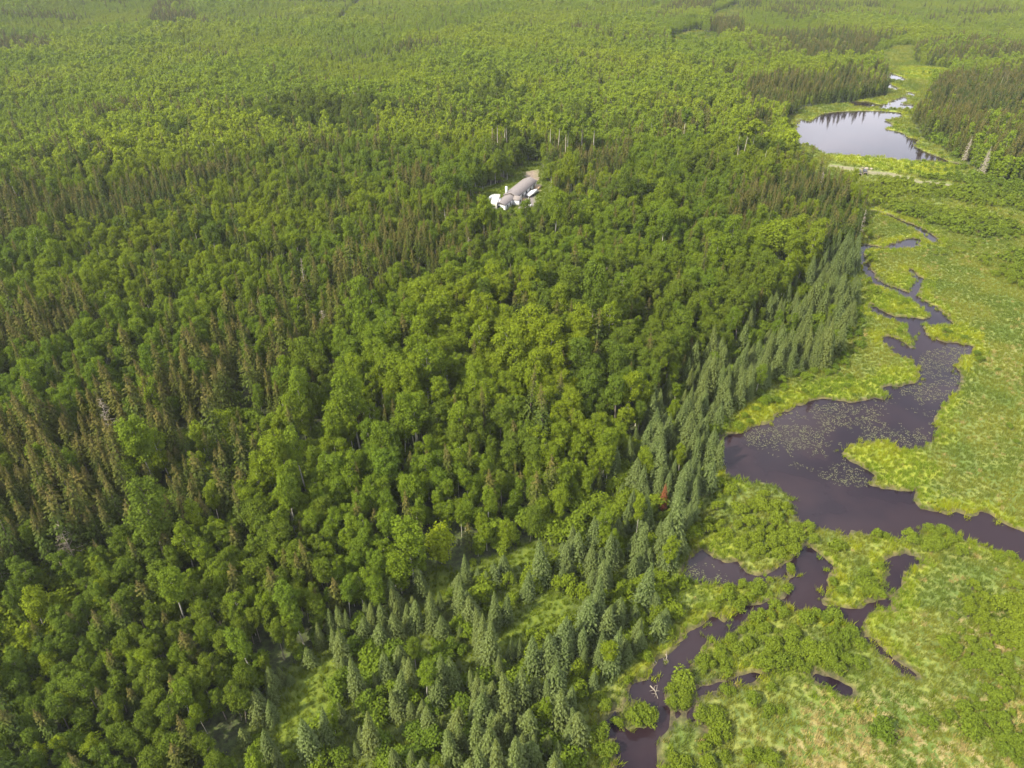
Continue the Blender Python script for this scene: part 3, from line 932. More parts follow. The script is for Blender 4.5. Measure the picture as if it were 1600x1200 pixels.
a_ = ~isold & keep & (RNG.random(X.shape) < np.where(tall & ~inold, 0.60, np.where(inold, 0.55, 0.94)))
ox, oy, osc = X[o_], Y[o_], np.clip(RNG.normal(0.66, 0.17, o_.sum()) * np.where(inside(OLD[0], X[o_], Y[o_]), 1.14, 1.0) * np.where(np.hypot(X[o_], Y[o_]) > 420, 0.86, 1.0), 0.4, 1.25)
ax.append(X[a_]); ay.append(Y[a_]); asc.append(np.clip(hs_[a_], 0.34, 1.25))
# undergrowth in gaps
g_ = (~keep | (RNG.random(X.shape) < 0.10)) & (np.hypot(X, Y) < 420)
shx.append(X[g_] + RNG.uniform(-1, 1, g_.sum())); shy.append(Y[g_] + RNG.uniform(-1, 1, g_.sum())); shs.append(RNG.uniform(0.8, 1.7, g_.sum()))
# sparse brush on the far meadows
X, Y = jitter_grid(3.4, 100, 420, 500, 1000)
m = in_any(GLADES[-3:], X, Y) & (RNG.random(X.shape) < 0.55 * sstep(0.35, 0.6, fbm(X, Y, 16, 151, 2)))
shx.append(X[m]); shy.append(Y[m]); shs.append(RNG.uniform(0.4, 1.0, m.sum()))
# low brush before the yard and round the clearing
X, Y = jitter_grid(2.6, -30, 40, 200, 330)
m = inside(CLEAR, X, Y)
pxx, pyy, _ = proj(X, Y)
m &= ((pyy > 336) & (RNG.random(X.shape) < 0.8)) | ((pxx < 752) & (RNG.random(X.shape) < 0.25))
shx.append(X[m]); shy.append(Y[m]); shs.append(RNG.uniform(0.7, 1.4, m.sum()))
# brush along the edge of the wood, scrub beyond the creek
X, Y = jitter_grid(2.5, -40, 520, 40, 480)
m = visible(X, Y) & inside(MARSH, X, Y)
X, Y = X[m], Y[m]
sd = water_sd(X, Y)
e = sdist(MARSH, X, Y, 10.0)
m = ((e > -5.0) & (RNG.random(X.shape) < 0.45) & (sd > 0.8)) & (proj(X, Y)[1] > 262)
shx.append(X[m]); shy.append(Y[m]); shs.append(RNG.uniform(0.4, 0.95, m.sum()))
insc = inside(SCRUB, X, Y) & (fbm(X, Y, 14, 97, 2) > 0.42) & (sd > 1)
insc &= ~in_any(TRACK, X, Y, 2.0)
scx, scy = X[insc], Y[insc]
# willow thickets in the marsh
THICK = [c8([(640,350),(700,325),(820,310),(960,345),(1010,400),(1060,440),(1120,490),(1080,520),(900,560),(760,530),(640,545),(520,570),(510,480),(560,440),(640,410)]),
         c8([(500,100),(560,20),(760,-40),(850,40),(860,120),(800,170),(700,160),(650,120),(560,70)]),
         c8([(850,60),(1000,80),(1180,80),(1210,150),(1170,260),(1080,300),(930,300),(960,190)]),
         c8([(510,650),(620,590),(780,590),(800,680),(700,760),(560,770),(520,700)]),
         c8([(480,720),(560,740),(700,760),(800,860),(360,900),(400,750)]),
         c8([(1190,70),(1300,60),(1420,100),(1500,160),(1420,180),(1240,140)]),
         c8([(1290,470),(1420,330),(1600,290),(1700,420),(1700,600),(1440,540)]),
         c8([(1380,640),(1560,560),(1700,600),(1700,900),(1400,900)]),
         c8([(1070,690),(1100,660),(1150,680),(1175,760),(1120,790)]),
         c8([(500,210),(640,230),(810,225),(810,300),(680,320),(560,350),(540,300)]),
         c8([(40,720),(190,700),(240,780),(200,860),(40,900)]), c8([(1380,270),(1440,260),(1480,300),(1420,340),(1380,310)])] + ISL
X, Y = jitter_grid(1.45, 0, 190, 40, 200)
m = visible(X, Y) & inside(MARSH, X, Y)
X, Y = X[m], Y[m]
sd = water_sd(X, Y)
m = (in_any(THICK, X, Y) & (fbm(X, Y, 8, 99, 2) > 0.30)) & (sd > 0.3) & (RNG.random(X.shape) < 0.66)
m |= (~in_any(THICK, X, Y) & (fbm(X, Y, 12, 103, 2) > 0.68) & (sd > 0.6) & (RNG.random(X.shape) < 0.3) & (Y < 130))
mbx, mby = X[m], Y[m]
mbs = RNG.uniform(0.40, 0.95, mbx.shape) * (0.7 + 0.6 * fbm(mbx, mby, 10, 105))
# scattered low willows in the open marsh further out
X, Y = jitter_grid(4.0, 40, 500, 130, 520)
m = visible(X, Y) & inside(MARSH, X, Y) & (fbm(X, Y, 18, 107, 2) > 0.60) & (water_sd(X, Y) > 1.5) & ~in_any(TRACK, X, Y, 3.0)
X, Y = X[m], Y[m]
scx, scy = np.concatenate([scx, X]), np.concatenate([scy, Y])
scs = RNG.uniform(0.5, 1.2, scx.shape)
scs[-len(X):] *= 0.6

ax, ay, asc = np.concatenate(ax), np.concatenate(ay), np.concatenate(asc)
shx, shy, shs = np.concatenate(shx), np.concatenate(shy), np.concatenate(shs)
mbx, mby, mbs = np.concatenate([mbx, scx]), np.concatenate([mby, scy]), np.concatenate([mbs, scs])

# ------------------------------------------------------------------ labels for single plants
ANCHORS = [(60,1170,"in the lower left corner"), (250,1120,"in lower left leafy growth"), (60,980,"at left edge above corner"),
    (260,960,"below the left brown spruces"), (90,820,"among left-edge brown spruces"), (300,800,"in tall stand left of centre"),
    (450,900,"above the long grassy strip"), (400,1150,"left of the long grassy strip"), (520,1150,"right of the long grassy strip"),
    (560,1000,"between grassy strip and glade"), (600,780,"in the middle of the wood"), (640,900,"near the bright round tree"),
    (700,1160,"at bottom edge below glade"), (700,1040,"below left of sunny glade"), (850,1090,"below the sunny glade"),
    (880,980,"right of the sunny glade"), (800,880,"above the sunny glade"), (930,1160,"by creek at bottom edge"),
    (960,1040,"on bank above the driftwood"), (1040,930,"beside the small side pool"), (1000,840,"below the red dead spruce"),
    (1060,760,"beside the red dead spruce"), (1110,690,"at dark pond's left tip"), (1000,700,"inside spruce fringe by pond"),
    (1150,610,"where marsh narrows above pond"), (1080,600,"behind fringe above the pond"), (1280,540,"on marsh edge by creek"),
    (1200,500,"in spruces left of creek"), (460,620,"in centre-left old spruce stand"), (150,640,"on left slope above spruces"),
    (760,680,"right of the wood's middle"), (880,620,"in leafy wood by fringe"), (1320,440,"at the narrow creek's bend"),
    (1180,820,"on bushy point below pond"), (1330,880,"on bank between both pools"), (1180,1010,"inside the bushy creek loop"),
    (1350,1000,"by the narrow marsh ditch"), (1150,1130,"in thicket below creek loop"), (1450,1100,"in the straw-coloured marsh"),
    (1560,1000,"at marsh's right edge"), (1500,880,"on bank under wide channel"), (1080,1140,"by creek at bottom edge right"),
    (1030,1095,"on the islet in the creek"), (980,1120,"on islet nearest spruces"), (1560,1170,"in the lower right corner"), (1370,1140,"beside the lone dark bush"),
    (1500,340,"in scrub right of track"), (1400,300,"just below the dirt track"), (1440,420,"in scrub right of creek bend"), (1560,430,"at right edge below scrub"), (1500,560,"in marsh right of pond arm"), (1560,270,"in scrub by right edge"), (350,700,"above the tall stand"), (220,760,"between tall stand and left spruces"), (50,700,"at left edge above spruces"), (560,520,"at back of centre-left stand"), (330,560,"on left slope's far end")]
ORD = ["leftmost", "second from left", "third from left", "fourth from left", "fifth from left", "sixth from left", "seventh from left"]
def place_words(px, py):
    return min(ANCHORS, key=lambda a: ((a[0] - px) / 1.2) ** 2 + (a[1] - py) ** 2)[2]
def label_all(objs):
    """objs: [(object, px, py, look words)]; alike ones at one place are told apart by row and order"""
    by = {}
    for o, px, py, look in objs:
        by.setdefault((look, place_words(px, py)), []).append((px, py, o))
    for (look, place), lst in by.items():
        lst.sort(key=lambda t: -t[1])
        k = len(lst)
        nrow = 1 if k <= 4 else (2 if k <= 8 else (3 if k <= 15 else 4))
        rows = {1: [""], 2: ["front row ", "back row "], 3: ["front row ", "middle row ", "back row "], 4: ["front row ", "second row ", "third row ", "back row "]}[nrow]
        per = math.ceil(k / nrow)
        for r_ in range(nrow):
            sub = sorted(lst[r_ * per:(r_ + 1) * per], key=lambda t: t[0])
            for i, (_, _, o) in enumerate(sub):
                w_ = "" if len(sub) == 1 else ("rightmost" if i == len(sub) - 1 else ORD[min(i, 6)])
                tail = (rows[r_] + w_).strip()
                o["label"] = f"{look} {place}" + (", " + tail if tail else "")

PREV = {}
def plant_kind(name, cat, group, protos, names, looks, x, y, s, h0, nmax, far_meshes, far_r, scatter_name, parts=("trunk", "crown")):
    """the nmax that show largest become things, the rest one mass"""
    n = len(x)
    z = ground_z(x, y)
    rz = RNG.uniform(0, 6.283, n)
    pidx = RNG.integers(0, len(protos), n)
    if name == "aspen_tree":
        pidx = np.where((s > 0.72) & (RNG.random(n) < 0.8), np.array([1, 1, 6, 4])[RNG.integers(0, 4, n)], pidx)
    hh = np.array(h0)[pidx] * s
    px, py, d = proj(x, y)
    pyt = proj(x, y, hh)[1]
    inframe = (px > 4) & (px < 1596) & (pyt < 1195) & (pyt > 0) & (py < 1290)
    size = np.where(inframe, hh / d, 0)
    order = np.argsort(-size)
    pick = order[:nmax]
    pick = pick[size[pick] > 0]
    rest = np.setdiff1d(np.arange(n), pick)
    made, first = [], {}
    for i in pick:
        k = int(pidx[i])
        loc = (float(x[i]), float(y[i]), float(z[i]) - 0.05)
        if k not in first:
            e = empty(name, loc, float(rz[i]), float(s[i]))
            for pn, me in zip(parts, protos[k][1:3]):
                ob(pn, me, e)
            tag(e, None, cat, group)
            first[k] = e
        else:
            e = copy_thing(first[k], loc, float(rz[i]), float(s[i]))
        e.scale = (float(s[i]) * RNG.uniform(0.75, 1.12), float(s[i]) * RNG.uniform(0.75, 1.12), float(s[i]) * RNG.uniform(0.95, 1.14))
        e.rotation_euler = (RNG.normal(0, 0.05), RNG.normal(0, 0.05), float(rz[i]))
        big = "tall " if s[i] > 1.02 else ("small " if s[i] < 0.72 else "")
        made.append((e, float(px[i]), float(py[i]), big + looks[protos[k][0]]))
    label_all(made)
    r = np.hypot(x, y)
    P3 = np.stack([x, y, z - 0.05], 1)
    near, far = rest[r[rest] < far_r], rest[r[rest] >= far_r]
    scatter(scatter_name, [p[3] for p in protos], P3[near], rz[near], s[near])
    if far_meshes:
        scatter("distant_" + scatter_name, far_meshes, P3[far], rz[far], s[far])

OPEN = [(at(690, 880), 3.6), (at(1034, 800), 2.6), (at(1203, 424), 5.0), (at(1376, 1150), 2.4)]
def clear_of(x, y):
    m = np.ones(x.shape, bool)
    for (sx, sy), rd in OPEN:
        r_ = math.hypot(sx, sy)
        for back in (0.0, 1.5, 3.0):
            m &= np.hypot(x - sx * (1 - back / r_), y - sy * (1 - back / r_)) > rd
    return m
def thin(*arrs):
    m = clear_of(arrs[0], arrs[1])
    return [a[m] for a in arrs]
ax, ay, asc = thin(ax, ay, asc)
bx, by, bs = thin(bx, by, bs)
ox, oy, osc = thin(ox, oy, osc)
mbx, mby, mbs = thin(mbx, mby, mbs)
qx, qy, _ = proj(ax, ay)
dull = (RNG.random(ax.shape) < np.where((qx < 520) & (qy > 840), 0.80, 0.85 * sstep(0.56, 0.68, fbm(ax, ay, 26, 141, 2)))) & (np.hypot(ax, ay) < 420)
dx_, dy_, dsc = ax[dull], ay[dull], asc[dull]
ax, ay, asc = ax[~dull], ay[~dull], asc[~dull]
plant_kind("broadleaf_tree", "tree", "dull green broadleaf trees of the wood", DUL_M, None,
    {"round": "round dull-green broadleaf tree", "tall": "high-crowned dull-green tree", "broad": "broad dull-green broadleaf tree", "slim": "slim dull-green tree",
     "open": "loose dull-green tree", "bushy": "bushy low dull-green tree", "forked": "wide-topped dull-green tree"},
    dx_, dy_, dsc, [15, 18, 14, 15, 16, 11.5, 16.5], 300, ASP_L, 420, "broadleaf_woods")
plant_kind("aspen_tree", "aspen", "leafy aspens of the wood", ASP_M, None,
    {"round": "round-crowned aspen", "tall": "high-crowned pale-trunked aspen", "broad": "broad billowing aspen", "slim": "slim green aspen",
     "open": "loose open aspen", "bushy": "bushy low aspen", "forked": "wide-topped aspen"},
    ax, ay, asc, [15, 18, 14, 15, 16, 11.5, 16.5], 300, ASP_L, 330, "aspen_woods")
plant_kind("young_spruce", "spruce", "young blue-green spruces along the creek", BLU_M, None,
    {"full": "conical blue-green spruce", "slim": "slim blue-green spruce", "broad": "broad-skirted green spruce", "tall": "layered blue-green spruce", "small": "stubby blue-green spruce"},
    bx, by, bs, [9.5, 10.5, 8.5, 12.5, 6], 300, BLU_L, 330, "young_spruce_woods")
plant_kind("old_spruce", "spruce", "old olive-brown spruces in the wood", OLD_M, None,
    {"narrow": "narrow brown-topped spruce", "full": "full rusty-topped spruce", "ragged": "ragged olive-brown spruce", "spire": "spire-like olive-brown spruce"},
    ox, oy, osc, [15, 13.5, 14.5, 16.5], 300, OLD_L, 330, "old_spruce_woods")
plant_kind("willow_bush", "bush", "green bushes between the trees", BSH_M, None,
    {"round": "rounded green bush", "low": "low green bush", "upright": "upright green bush", "spreading": "spreading green bush"},
    shx, shy, shs, [2.4, 1.7, 3.0, 2.2], 300, BSH_L, 300, "willow_undergrowth", ("stems", "foliage"))
plant_kind("marsh_willow", "bush", "yellow-green willows in the marsh", MBS_M, None,
    {"round": "rounded yellow-green willow", "low": "low yellow-green willow", "upright": "upright yellow-green willow", "spreading": "spreading yellow-green willow"},
    mbx, mby, mbs, [2.4, 1.7, 3.0, 2.2], 300, MBS_L, 260, "marsh_willow_thicket", ("stems", "foliage"))

# ------------------------------------------------------------------ sedges, reeds, straw, pads
TUFT = lambda m, s0, **k: [make_tuft(s0 + i, **k).mesh("grass_tuft", m) for i in range(4)]
X, Y = jitter_grid(0.85, 0, 230, 40, 250)
m = visible(X, Y, 40, 1260) & inside(MARSH, X, Y)
X, Y = X[m], Y[m]
sd = water_sd(X, Y)
m = ((sd > 0.2) | ((sd > -1.0) & (RNG.random(X.shape) < 0.12))) & ~in_any(TRACK, X, Y, 0.5)
X, Y, sd = X[m], Y[m], sd[m]
Z = np.maximum(ground_z(X, Y, sd), -0.08)
li, dr = lime_amt(X, Y, sd), dry_amt(X, Y)
q = RNG.random(X.shape)
isl = q < li * 0.9
isd = ~isl & (RNG.random(X.shape) < dr * 0.75 * sstep(0.42, 0.62, fbm(X, Y, 3.2, 111, 2)))
isg = ~isl & ~isd
for nm, msk, mat, hh in (("lime_reed_grass", isl, M_LIME, 0.75), ("straw_grass", isd, M_STRAW, 0.5), ("sedge_grass", isg, M_SEDGE, 0.55)):
    n = int(msk.sum())
    scatter(nm, TUFT(mat, 200, h=hh), np.stack([X[msk], Y[msk], Z[msk]], 1), RNG.uniform(0, 6.28, n), RNG.uniform(0.7, 1.3, n))
X, Y = jitter_grid(2.0, 100, 560, 180, 760)
m = visible(X, Y, 40, 1260) & inside(MARSH, X, Y) & ((X > 229) | (Y > 249))
X, Y = X[m], Y[m]
sd = water_sd(X, Y)
m = (sd > 0.4) & ~in_any(TRACK, X, Y, 0.5)
X, Y, sd = X[m], Y[m], sd[m]
li = lime_amt(X, Y, sd)
isl = RNG.random(X.shape) < li
for nm, msk, mat in (("distant_lime_grass", isl, M_LIME), ("distant_sedge_grass", ~isl, M_SEDGE)):
    n = int(msk.sum())
    scatter(nm, TUFT(mat, 210, w=1.6, h=0.7, bw=0.12), np.stack([X[msk], Y[msk], ground_z(X[msk], Y[msk])], 1), RNG.uniform(0, 6.28, n), RNG.uniform(0.8, 1.4, n))
X, Y = jitter_grid(2.6, 100, 420, 500, 1000)
m = in_any(GLADES[-3:], X, Y)
X, Y = X[m], Y[m]
scatter("meadow_grass", TUFT(M_SEDGE, 230, w=1.8, h=0.8, bw=0.14), np.stack([X, Y, ground_z(X, Y)], 1), RNG.uniform(0, 6.28, len(X)), RNG.uniform(0.8, 1.5, len(X)))
# grass of the glades and the spruce fringe
X, Y = jitter_grid(0.95, -60, 200, 40, 320)
m = visible(X, Y, 30, 1260) & ~inside(MARSH, X, Y) & (in_any(GLADES, X, Y, 1.5) | inside(FRINGE, X, Y) | inside(FRINGE2, X, Y) | inside(CLEAR, X, Y)) & ~in_any(YARD + [GRAVEL], X, Y)
X, Y = X[m], Y[m]
M_GLADE = foliage("glade_grass_blades", (0.112, 0.152, 0.008), (0.140, 0.172, 0.009), (0.095, 0.140, 0.008), 0.3, 0.0)
scatter("glade_grass", TUFT(M_GLADE, 220, h=0.5), np.stack([X, Y, ground_z(X, Y)], 1), RNG.uniform(0, 6.28, len(X)), RNG.uniform(0.7, 1.3, len(X)))

PADZ = [c7([(180,500),(340,450),(450,400),(640,390),(860,350),(990,300),(1010,160),(1180,110),(1240,130),(1190,200),(1200,280),(1150,360),(1090,430),(1090,540),(960,600),(760,580),(650,620),(780,720),(780,790),(640,780),(480,720),(330,640),(200,580)]),
        c8([(475,190),(520,150),(600,200),(680,225),(600,235),(500,220)]), c8([(820,270),(900,260),(930,310),(850,320)])]
X, Y = jitter_grid(0.62, 20, 200, 60, 250)
m = visible(X, Y, 20, 1260)
X, Y = X[m], Y[m]
zin = in_any(PADZ, X, Y)
m = zin & (water_sd(X, Y) < -0.3)
X, Y = X[m], Y[m]
dens = sstep(0.36, 0.66, fbm(X, Y * 1.4, 8, 121, 4)) * 0.85 * (0.3 + 1.4 * vnoise(X, Y, 1.3, 131)) + 0.02
m = RNG.random(X.shape) < dens
X, Y = X[m], Y[m]
def pad_cluster(seed):
    r = np.random.default_rng(seed)
    gg = Geo()
    for k in range(5):
        c = np.array([*r.normal(0, 0.30, 2), 0.012 + 0.004 * k])
        a = np.linspace(0.3, 6.0, 8) + r.uniform(0, 6)
        rd = r.uniform(0.04, 0.14)
        V = np.concatenate([[c], c + np.stack([np.cos(a) * rd, np.sin(a) * rd, r.uniform(0, 0.012, 8)], 1)])
        gg.add(V, [(0, j, j + 1) for j in range(1, 8)], 0, r.uniform(0, 1))
    return gg.mesh("lily_pad", M_PAD)
scatter("lily_pads", [pad_cluster(300 + i) for i in range(4)], np.stack([X, Y, np.zeros(len(X))], 1), RNG.uniform(0, 6.28, len(X)), RNG.uniform(0.7, 1.3, len(X)))

# ------------------------------------------------------------------ single trees that stand out
def single(name, cat, label, geo2, mats, px, py, sc=1.0, rz=0.0, parts=("trunk", "crown"), group=None):
    x, y = at(px, py)
    z = float(ground_z(np.array([x]), np.array([y]))[0])
    e = empty(name, (x, y, z - 0.05), rz, sc)
    for pn, g_, m in zip(parts, geo2, mats):
        if g_ is not None and g_.n:
            ob(pn, g_.mesh(name + "_" + pn, m), e)
    return tag(e, label, cat, group)
single("aspen_tree", "aspen", "lone bright yellow-green tree with a neat ball-shaped crown", make_aspen(61, 8.0, 0.22, 2.6, 2600, 0.24, 22), (M_PALE, M_ROUND), 690, 880)
single("aspen_tree", "aspen", "very broad domed aspen on a white trunk, standing above the spruces", make_aspen(62, 16.0, 0.42, 5.6, 5200, 0.32, 30), (M_PALE, M_ASPEN), 1203, 424)
single("dead_spruce", "dead tree", "rust-red dead spruce among the green spruces by the pond", make_spruce(63, 9.0, 1.5, 26, 9, 0.28, 4), (M_BROWN, M_RED), 1034, 796, 0.68)
single("willow_bush", "bush", "lone dark green oval bush standing in the straw marsh", make_bush(64, 2.6, 1.9, 1100, 0.17, 12), (M_BROWN, M_BUSH), 1376, 1150, 1.0, 0, ("stems", "foliage"))
single("dead_spruce", "dead tree", "bleached dead spruce, tall and bristly, beside the upper pond", make_spruce(66, 13.0, 1.8, 30, 9, 0.22, 4, 0.7, 0.4, 0.12, 0.35), (M_SILVER, M_GREY), 1531, 278)
single("dead_spruce", "dead tree", "grey dead spruce on the upper pond's far right shore", make_spruce(67, 11.0, 1.5, 26, 8, 0.22, 4, 0.7, 0.4, 0.12, 0.4), (M_SILVER, M_GREY), 1505, 254)
SN = [
      ("dead_tree", "grey forked dead trunk in the old spruces by the track", 1275, 318, 12.0, 40, 1.8, M_GREY),
      ("dead_tree", "bare pale tree in front of the dark spruce gap", 1146, 284, 14.0, 20, 1.2, M_SILVER),
      ("dead_tree", "leaning pale trunk beside the dark spruce gap", 1187, 286, 13.0, 10, 0.9, M_SILVER),
      ("dead_tree", "grey spreading dead tree in the middle distance", 944, 470, 10.0, 46, 3.0, M_GREY),
      ("dead_tree", "small grey dead tree at the old spruce stand's top", 512, 545, 11.0, 50, 2.4, M_GREY),
      ("dead_tree", "pale tall snag above the old spruce stand", 481, 478, 14.0, 40, 1.2, M_GREY),
      ("dead_tree", "grey twiggy dead spruce at the left slope's stand", 184, 700, 13.0, 60, 2.2, M_GREY),
      ("dead_tree", "grey bare spruce low in the brown stand", 125, 890, 11.0, 60, 2.2, M_GREY),
      ("dead_tree", "pale bent snag among brown spruces at the left edge", 10, 935, 9.0, 50, 2.4, M_GREY),
      ("dead_tree", "grey snag beside the narrow creek's head", 1341, 372, 10.0, 40, 1.4, M_GREY),
      ("dead_tree", "white trunk near the house's right-hand spruces", 920, 320, 12.0, 14, 0.9, M_SILVER),
      ("dead_tree", "grey leafless tree in the stand below the house", 735, 425, 11.0, 50, 2.2, M_GREY),
      ("dead_tree", "pale snag right of the far pools, first of the row", 1540, 140, 11.0, 8, 0.7, M_GREY),
      ("dead_tree", "pale snag right of the far pools, second of the row", 1559, 142, 12.0, 8, 0.7, M_GREY),
      ("dead_tree", "pale snag right of the far pools, last of the row", 1567, 143, 11.0, 8, 0.7, M_GREY)]
for i, (nm, lb, px, py, hh, tw, L0, mt) in enumerate(SN):
    single(nm, "dead tree", lb, make_snag(400 + i, hh, tw, L0, 0.012), (mt, mt), px, py, 1.0, 0.0, ("trunk", "branches"))
for o in COL.objects:
    if o.name.split(".")[0] == "branches":
        o["kind"] = "stuff"
# tall bare-stemmed aspens at the edge of the old stand behind the house
ROW = [(769, 246), (778, 242), (788, 240), (793, 245), (859, 246), (870, 250), (882, 256), (886, 254), (909, 250), (1145, 262), (1156, 264), (1168, 262), (1064, 236), (925, 250)]
for i, (px, py) in enumerate(ROW):
    order = sorted(r_[0] for r_ in ROW).index(px)
    names = ["first", "second", "third", "fourth", "fifth", "sixth", "seventh", "eighth", "ninth", "tenth", "eleventh", "twelfth", "thirteenth", "last"]
    single("aspen_tree", "aspen", f"tall aspen on a long bare white trunk behind the house, {names[order]} from the left", make_aspen(500 + i, 21.0, 0.66, 2.3, 900, 0.42, 9), (M_SILVER, M_ASPEN), px, py + 6, 1.0, i * 1.3, group="white-trunked aspens behind the house")

# driftwood in the creek
def drift(label, px, py, seed, n=7, L0=2.2):
    r = np.random.default_rng(seed)
    x, y = at(px, py)
    gg = Geo()
    main = np.array([(0, 0, 0.05), (L0 * 0.5, 0.2, 0.35), (L0, 0.1, 0.15)])
    gg.tube(main, [0.10, 0.08, 0.04], 6)
    bb = Geo()
    for k in range(n):
        b = main[1] + r.normal(0, 0.4, 3) * (1, 0.3, 0.1)
        e2 = b + r.normal(0, 0.55, 3) * (1, 1, 0.35) + (0, 0, 0.25)
        bb.tube([b, (b + e2) / 2 + r.normal(0, 0.08, 3), e2], [0.04, 0.03, 0.012], 4)
    e = empty("driftwood", (x, y, 0), r.uniform(0, 6))
    ob("log", gg.mesh("log", M_GREY), e)
    tag(ob("branches", bb.mesh("branches", M_GREY), e), kind="stuff")
    tag(e, label, "driftwood", "driftwood by the creek bank")
drift("bleached driftwood snag lying in the creek against the spruce bank", 1016, 1072, 1)
drift("upper bleached driftwood branch on the creek bank", 1026, 1036, 2, 6, 1.8)
drift("small pale driftwood at the bank by the side pool", 1040, 1022, 3, 4, 1.3)

# ------------------------------------------------------------------ the yard
def gz1(x, y):
    return float(ground_z(np.array([x]), np.array([y]))[0])
def part(name, geo, mat, parent):
    return ob(name, geo.mesh(name, mat), parent)

A0, A1 = np.array(at(782, 331)), np.array(at(828, 293))
ax_ = (A1 - A0)
LEN = float(np.linalg.norm(ax_))
ang = math.atan2(ax_[1], ax_[0])
# the house's own frame: y along its length, x across; its right-hand long wall faces the yard
hz = gz1(*((A0 + A1) / 2))
house = empty("house", (A0[0], A0[1], hz), ang - math.pi / 2)
tag(house, "long low white house with a brown-grey gable roof in the forest clearing", "house")
L1 = LEN * 0.33
def gable(nm_wall, nm_roof, w, y0, y1, hw, hr, ovh, x0=0.0):
    wl_ = Geo()
    wl_.prism([(x0 - w / 2, -0.3), (x0 + w / 2, -0.3), (x0 + w / 2, hw), (x0, hw + hr - 0.06), (x0 - w / 2, hw)], y0, y1)
    part(nm_wall, wl_, M_WHITE, house)
    rf = Geo()
    th = 0.16
    sl = hr / (w / 2)
    ww = w / 2 + ovh
    rf.prism([(x0 - ww, hw - ovh * sl + 0.02), (x0, hw + hr + 0.02), (x0 + ww, hw - ovh * sl + 0.02), (x0 + ww, hw - ovh * sl + 0.02 + th), (x0, hw + hr + 0.02 + th), (x0 - ww, hw - ovh * sl + 0.02 + th)], y0 - ovh, y1 + ovh)
    return part(nm_roof, rf, M_ROOF, house)
roof = gable("wall", "roof", 5.6, L1, LEN, 2.7, 1.1, 0.3)
gable("wall", "roof", 4.2, 0.0, L1 - 0.32, 2.4, 0.8, 0.2, -0.2)
ch = Geo(); ch.box((-2.3, L1 + 1.2, 4.0), (0.7, 0.7, 3.2)); part("chimney", ch, M_WHITE, house)
# entrance wing with its own gable, towards the yard
wg = Geo()
wv = [(-1.5, -0.3), (1.5, -0.3), (1.5, 2.45), (0, 3.25), (-1.5, 2.45)]
k_ = len(wv)
V = [(2.0, L1 - 1.0 + a, b) for a, b in wv] + [(4.4, L1 - 1.0 + a, b) for a, b in wv]
wg.add(V, [(i, (i + 1) % k_, (i + 1) % k_ + k_, i + k_) for i in range(k_)])
wg.add([V[5 + i] for i in range(5)] + [(4.4, L1 - 1.0, 1.5)], [(i, (i + 1) % 5, 5) for i in range(5)])
part("entrance_wing", wg, M_WHITE, house)
wr = Geo()
for s in (-1, 1):
    yy = L1 - 1.0
    wr.add([(1.9, yy, 3.42), (4.7, yy, 3.42), (4.7, yy + s * 1.8, 2.40), (1.9, yy + s * 1.8, 2.40), (1.9, yy, 3.30), (4.7, yy, 3.30), (4.7, yy + s * 1.8, 2.28), (1.9, yy + s * 1.8, 2.28)],
           [(0, 1, 2, 3), (4, 7, 6, 5), (1, 5, 6, 2), (3, 2, 6, 7), (0, 3, 7, 4)])
part("wing_roof", wr, M_ROOF, house)
def window(x, y, z, w, h, face):
    f = Geo()
    if face == 'x':
        f.box((x, y, z), (0.10, w + 0.24, h + 0.24))
        p = Geo(); p.box((x + 0.03, y, z), (0.10, w, h))
    else:
        f.box((x, y, z), (w + 0.24, 0.10, h + 0.24))
        p = Geo(); p.box((x, y - 0.03, z), (w, 0.10, h))
    fo = part("window", f, M_TRIM, house)
    part("pane", p, M_GLASS, fo)
for yy in (L1 + 5.2, L1 + 9.0, L1 + 13.0, L1 + 17.0):
    if yy < LEN - 1:
        window(2.82, yy, 1.65, 1.5, 1.1, 'x')
window(4.42, L1 - 1.0, 1.7, 1.1, 1.1, 'x')
window(1.92, 2.2, 1.5, 1.2, 1.0, 'x'); window(1.92, 5.0, 1.5, 1.2, 1.0, 'x')
window(-0.6, -0.02, 1.5, 1.3, 1.0, 'y')
dr_ = Geo(); dr_.box((2.82, L1 + 2.4, 0.95), (0.10, 0.95, 2.0)); d_o = part("door", dr_, M_CREAM, house)
hd = Geo(); hd.box((2.9, L1 + 2.75, 0.95), (0.08, 0.12, 0.06)); part("handle", hd, M_METAL, d_o)
dk = Geo(); dk.box((4.15, L1 + 3.6, 0.35), (2.6, 5.0, 0.12)); 
dk_o = part("deck", dk, M_WOOD, house)
for q in (2.2, 4.4, 5.9):
    ps = Geo(); ps.box((5.35, L1 + q - 0.9, 0.55), (0.1, 0.1, 1.4)); part("post", ps, M_TRIM, dk_o)

# camper trailer
c0, c1 = np.array(at(771, 333)), np.array(at(777, 318))
cd = c1 - c0
cl_ = 10.0
cang = math.atan2(cd[1], cd[0]) - math.pi / 2
camper = empty("camper_trailer", (c0[0], c0[1], gz1(*c0)), cang)
tag(camper, "long white camper trailer parked at the near end of the house", "camper trailer")
bd = Geo()
prof = [(0.0, 0.6), (0.0, 2.9), (0.25, 3.25), (cl_ - 2.6, 3.45), (cl_, 3.45), (cl_, 1.9), (cl_ - 2.2, 1.8), (cl_ - 2.2, 0.6)]
k_ = len(prof)
V = [(-1.25, a, b) for a, b in prof] + [(1.25, a, b) for a, b in prof]
bd.add(V, [(i, (i + 1) % k_, (i + 1) % k_ + k_, i + k_) for i in range(k_)])
for off, xx in ((0, -1.25), (k_, 1.25)):
    VV = [(xx, a, b) for a, b in prof] + [(xx, 4.0, 2.0)]
    bd.add(VV, [(i, (i + 1) % k_, k_) for i in range(k_)])
part("body", bd, M_CREAM, camper)
